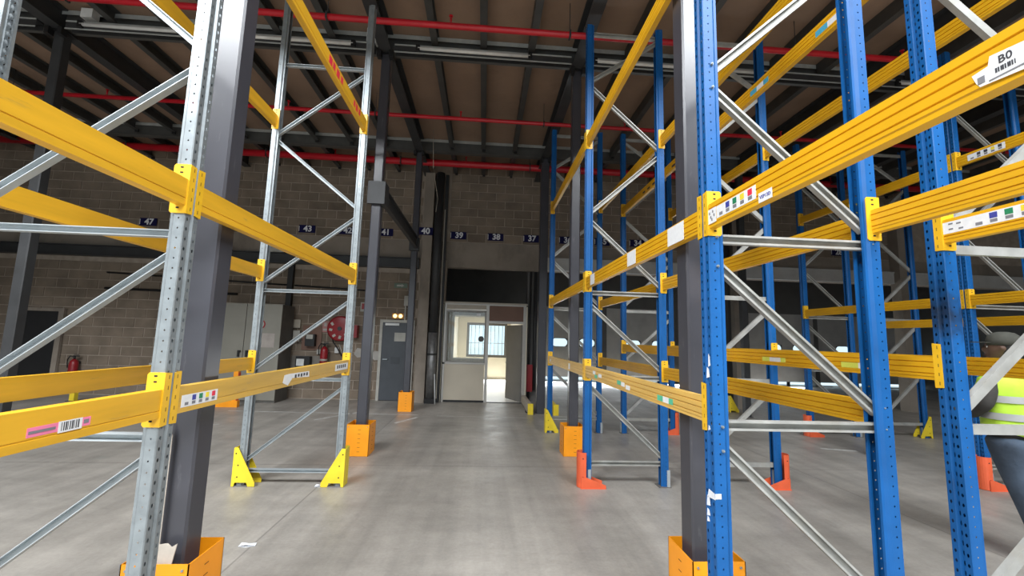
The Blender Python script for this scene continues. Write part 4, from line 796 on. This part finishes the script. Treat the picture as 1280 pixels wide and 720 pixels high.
tag(obj('hanging_cord', MB().tube([(-1.30, 9.3, 6.30), (-1.25, 9.3, 5.4), (-1.12, 9.3, 4.7), (-1.15, 9.3, 4.4)], 0.006, 6), creamd), 'thin pale cord hanging below the red main left of the pillar', 'cord')
for x, y, lab in ((-1.75, 3.62, 'crumpled white paper scrap on the floor near the left column'), (-1.69, 4.95, 'small white scrap by the yellow foot guard')):
    m_ = MB(); m_.add([(-0.06, -0.02, 0.004), (0.0, -0.03, 0.018), (0.06, -0.01, 0.006), (0.055, 0.025, 0.012), (0.0, 0.03, 0.005), (-0.055, 0.02, 0.016)], [(0, 1, 4, 5), (1, 2, 3, 4)])
    m_.add([(-0.06, -0.02, 0.002), (0.0, -0.03, 0.002), (0.06, -0.01, 0.002), (0.055, 0.025, 0.002), (0.0, 0.03, 0.002), (-0.055, 0.02, 0.002)], [(5, 4, 3, 2, 1, 0)])
    tag(obj('paper_scrap', m_, paper, None, (x, y, 0)), lab, 'paper')

# ------------------------------------------------------------------ the person
def skin(name, pts, edges, root=0, sub=2):
    me = bpy.data.meshes.new(name); me.from_pydata([p[:3] for p in pts], edges, [])
    o = bpy.data.objects.new(name, me); C.objects.link(o)
    md = o.modifiers.new('skin', 'SKIN'); md.use_smooth_shade = True
    lay = me.skin_vertices[0].data
    for i, p in enumerate(pts):
        r = p[3]; lay[i].radius = r if isinstance(r, tuple) else (r, r); lay[i].use_root = (i == root)
    if sub: s_ = o.modifiers.new('sub', 'SUBSURF'); s_.levels = sub; s_.render_levels = sub
    bpy.context.view_layer.update(); dg = bpy.context.evaluated_depsgraph_get()
    out = bpy.data.meshes.new_from_object(o.evaluated_get(dg)); bpy.data.objects.remove(o); return out
def loft(rings, n=24, cap=True):
    """rings of (cx, cy, cz, rx, ry): horizontal ellipses"""
    mb = MB(); vs = []
    for cx, cy, cz, rx, ry in rings:
        for i in range(n):
            q = 2 * math.pi * i / n; vs.append((cx + rx * math.cos(q), cy + ry * math.sin(q), cz))
    fs = [(k * n + i, k * n + (i + 1) % n, (k + 1) * n + (i + 1) % n, (k + 1) * n + i) for k in range(len(rings) - 1) for i in range(n)]
    if cap: fs += [tuple(reversed(range(n))), tuple(range((len(rings) - 1) * n, len(rings) * n))]
    mb.add(vs, fs, 0, True); return mb
def person():
    # local frame: faces -x, stands on z = 0; its left side is towards -y
    t = thing('person', 'person in a lime hi-vis vest, dark cap and jeans at the right picture edge', 'person', (4.40, 3.34, 0), math.radians(-92))
    HR = Matrix.Translation((0.02, 0, 0)) @ Matrix.Rotation(math.radians(38), 4, 'Z') @ Matrix.Translation((-0.02, 0, 0))
    def turn(o): o.matrix_local = HR; return o
    # joints:            x      y      z     r
    P = [(0.00, 0.00, 0.98, (0.135, 0.15)), (-0.01, 0.00, 1.15, (0.125, 0.145)), (0.0, 0.0, 1.34, (0.125, 0.17)), (0.02, 0.0, 1.47, (0.07, 0.10)), (0.02, 0.0, 1.56, 0.055), (0.0, 0, 1.63, 0.06)]
    E_ = [(0, 1), (1, 2), (2, 3), (3, 4), (4, 5)]
    def chain(start, pts):
        prev = start
        for p in pts: P.append(p); E_.append((prev, len(P) - 1)); prev = len(P) - 1
        return prev
    for s in (-1, 1):
        chain(0, [(0.02, s * 0.10, 0.90, 0.092), (0.095 + 0.04 * s, s * 0.11 + 0.075, 0.52, 0.062), (0.18 + 0.07 * s, s * 0.115 + 0.15, 0.11, 0.042), (0.11 + 0.07 * s, s * 0.125 + 0.15, 0.045, 0.042), (0.01 + 0.07 * s, s * 0.13 + 0.15, 0.04, 0.032)])
        e = chain(2, [(0.02, s * 0.185, 1.41, 0.066), (0.05, s * 0.275, 1.22, 0.056), (-0.11, s * 0.235, 1.12, 0.050), (-0.20, s * 0.13, 1.15, 0.032), (-0.235, s * 0.08, 1.185, 0.034)])
        # five fingers of different length folded round towards the other hand, thumb up
        for k, (dy, dz, ln) in enumerate(((0.0, 0.030, 0.060), (0.0, 0.010, 0.070), (0.0, -0.010, 0.066), (0.0, -0.030, 0.052))):
            chain(e, [(-0.265, s * (0.05 + 0.004 * k), 1.185 + dz, 0.011), (-0.285, s * (0.055 - ln * 0.55), 1.185 + dz * 0.9, 0.010), (-0.262, s * (0.055 - ln * 0.95), 1.183 + dz * 0.85, 0.008)])
        chain(e, [(-0.235, s * 0.055, 1.225, 0.012), (-0.255, s * 0.03, 1.245, 0.010)])
    body = skin('body', P, E_, 0, 2)
    # head: ellipsoid pushed into cranium, brow, nose, lips, chin and ears
    bm = bmesh.new(); bm.from_mesh(body); bpy.data.meshes.remove(body)
    ret = bmesh.ops.create_uvsphere(bm, u_segments=32, v_segments=24, radius=1.0)
    hc = Vector((-0.015, 0, 1.685))
    def G(d, c, s): return math.exp(-(d - c).length_squared / (s * s))
    for v in ret['verts']:
        d = v.co.copy(); p = Vector((d.x * 0.098, d.y * 0.076, d.z * 0.118))
        if d.z < -0.2: p.y *= 1 - 0.28 * min(1, (-d.z - 0.2) / 0.8); p.x += -0.014 * min(1, (-d.z - 0.2) / 0.6)
        p.x -= 0.030 * G(d, Vector((-0.98, 0, -0.16)), 0.16) + 0.012 * G(d, Vector((-0.99, 0, 0.05)), 0.15)
        p.x -= 0.010 * G(d, Vector((-0.86, 0, -0.50)), 0.18) + 0.016 * G(d, Vector((-0.55, 0, -0.84)), 0.22)
        for s in (-1, 1):
            p.x += 0.012 * G(d, Vector((-0.90, s * 0.40, 0.08)), 0.17); p.x -= 0.008 * G(d, Vector((-0.90, s * 0.38, 0.26)), 0.16)
            p.y += s * 0.018 * G(d, Vector((0.08, s * 0.99, -0.02)), 0.20)
        v.co = HR @ (hc + p)
    me = bpy.data.meshes.new('body'); bm.to_mesh(me); bm.free()
    o = bpy.data.objects.new('body', me); C.objects.link(o)
    r = o.modifiers.new('remesh', 'REMESH'); r.mode = 'VOXEL'; r.voxel_size = 0.009; r.use_smooth_shade = True
    sm = o.modifiers.new('smooth', 'SMOOTH'); sm.factor = 0.5; sm.iterations = 2
    bpy.context.view_layer.update(); dg = bpy.context.evaluated_depsgraph_get(); bme = bpy.data.meshes.new_from_object(o.evaluated_get(dg)); bpy.data.objects.remove(o)
    sweater = mat('dark_sweater', (0.040, 0.037, 0.034), 0.9, 0, 0.2, 20); skinm = mat('brown_skin', (0.10, 0.055, 0.036), 0.55, 0, 0.08, 20); glove = mat('black_glove', (0.02, 0.02, 0.021), 0.7); shoe = mat('dark_shoe', (0.03, 0.026, 0.022), 0.6)
    bme.materials.clear()
    for m_ in (sweater, skinm, glove, shoe): bme.materials.append(m_)
    for p in bme.polygons:
        c = p.center; p.use_smooth = True
        p.material_index = 1 if c.z > 1.535 else (2 if c.x < -0.185 and 1.06 < c.z < 1.30 else (3 if c.z < 0.09 else 0))
    bo = link('body', bme, t)
    eyew = mat('eye_white', (0.6, 0.58, 0.55), 0.3)
    for s in (-1, 1): turn(obj('eye', MB().lathe([(0.0005, -0.012), (0.008, -0.009), (0.012, 0), (0.008, 0.009), (0.0005, 0.012)], (0, 0, 0), 'z', 10).__class__().cyl((-0.100, s * 0.031, 1.692), (-0.088, s * 0.031, 1.692), 0.010, 10).cyl((-0.1012, s * 0.031, 1.692), (-0.100, s * 0.031, 1.692), 0.005, 8, 1), [eyew, black], bo))
    turn(obj('mouth', MB().prism([(-0.024, 0), (0, 0.005), (0.024, 0), (0, -0.006)], (-0.1165, 0, 1.621), (0, 1, 0), (0, 0, 1), (1, 0, 0), 0.006), mat('lip', (0.16, 0.06, 0.05), 0.5), bo))
    hair = mat('dark_hair', (0.012, 0.010, 0.009), 0.8); turn(obj('hair', loft([(0.035, 0, 1.60, 0.06, 0.066), (0.03, 0, 1.64, 0.072, 0.078), (0.02, 0, 1.70, 0.084, 0.083), (0.01, 0, 1.74, 0.094, 0.084)], 20), hair, bo))
    # jeans: trunk and two legs
    JP = [(0.0, 0.0, 1.00, (0.17, 0.215)), (0.005, 0.0, 0.92, (0.17, 0.215))]; JE = [(0, 1)]
    for s in (-1, 1):
        prev = 1
        for p in [(0.02, s * 0.10 + 0.005, 0.83, 0.128), (0.06 + 0.02 * s, s * 0.11 + 0.045, 0.66, 0.100), (0.095 + 0.04 * s, s * 0.112 + 0.08, 0.50, 0.086), (0.14 + 0.05 * s, s * 0.115 + 0.12, 0.28, 0.076), (0.18 + 0.07 * s, s * 0.115 + 0.15, 0.10, 0.070)]: JP.append(p); JE.append((prev, len(JP) - 1)); prev = len(JP) - 1
    jm = skin('jeans', JP, JE, 0, 2); jm.materials.clear(); jm.materials.append(mat('blue_denim', (0.060, 0.085, 0.125), 0.85, 0, 0.28, 7, 0.6, 18)); link('jeans', jm, t)
    obj('belt', loft([(0.0, 0, 0.975, 0.158, 0.180), (0.0, 0, 1.01, 0.155, 0.178)], 28, False), mat('dark_belt', (0.02, 0.017, 0.015), 0.6), t)
    # vest: hem, waist, chest, shoulders; open below
    vr = [(0.0, 0, 0.985, 0.172, 0.205), (-0.005, 0, 1.06, 0.170, 0.200), (-0.01, 0, 1.16, 0.168, 0.198), (-0.005, 0, 1.28, 0.168, 0.222), (0.0, 0, 1.36, 0.160, 0.243), (0.008, 0, 1.43, 0.138, 0.235), (0.015, 0, 1.48, 0.100, 0.165), (0.02, 0, 1.505, 0.072, 0.095)]
    vm = loft(vr, 40, False)
    vv = []
    for x, y, z in vm.v:
        q = math.atan2(y, x); k = 1 + 0.018 * math.sin(q * 7 + z * 9) * (1.3 - (z - 0.9)); vv.append((x * k, y * k, z + (0.012 * math.sin(q * 5) if z < 1.0 else 0)))
    vm.v = vv
    vest = obj('vest', vm, mat('lime_vest', (0.46, 0.72, 0.05), 0.7, 0, 0.1, 9, 0.3, 14), t); md = vest.modifiers.new('thick', 'SOLIDIFY'); md.thickness = 0.006
    refl = mat('reflective_tape', (0.42, 0.43, 0.42), 0.4, 0.2)
    for za, zb in ((1.10, 1.155), (1.24, 1.295)): 
        rr = [(-0.006, 0, za, 0.176, 0.2085), (-0.006, 0, zb, 0.176, 0.2085)] if za < 1.2 else [(-0.006, 0, za, 0.176, 0.222), (-0.006, 0, zb, 0.176, 0.231)]
        obj('reflective_band', loft(rr, 40, False), refl, t)
    # cap with brim
    capm = mat('grey_cap', (0.055, 0.055, 0.045), 0.9, 0, 0.15, 25)
    cap = turn(obj('cap', loft([(0.0, 0, 1.705, 0.108, 0.090), (0.0, 0, 1.75, 0.106, 0.089), (0.0, 0, 1.785, 0.092, 0.078), (0.0, 0, 1.808, 0.066, 0.056), (0.0, 0, 1.818, 0.03, 0.026)], 24), capm, t))
    obj('brim', MB().prism([(-0.07, -0.082), (-0.13, -0.078), (-0.18, -0.055), (-0.200, 0), (-0.18, 0.055), (-0.13, 0.078), (-0.07, 0.082)], (0, 0, 1.722), (1, 0, -0.02), (0, 1, 0), (0, 0, 1), 0.006), capm, cap)
    return t
person()
for o in list(bpy.data.objects):
    if '_f' in o: del o['_f']
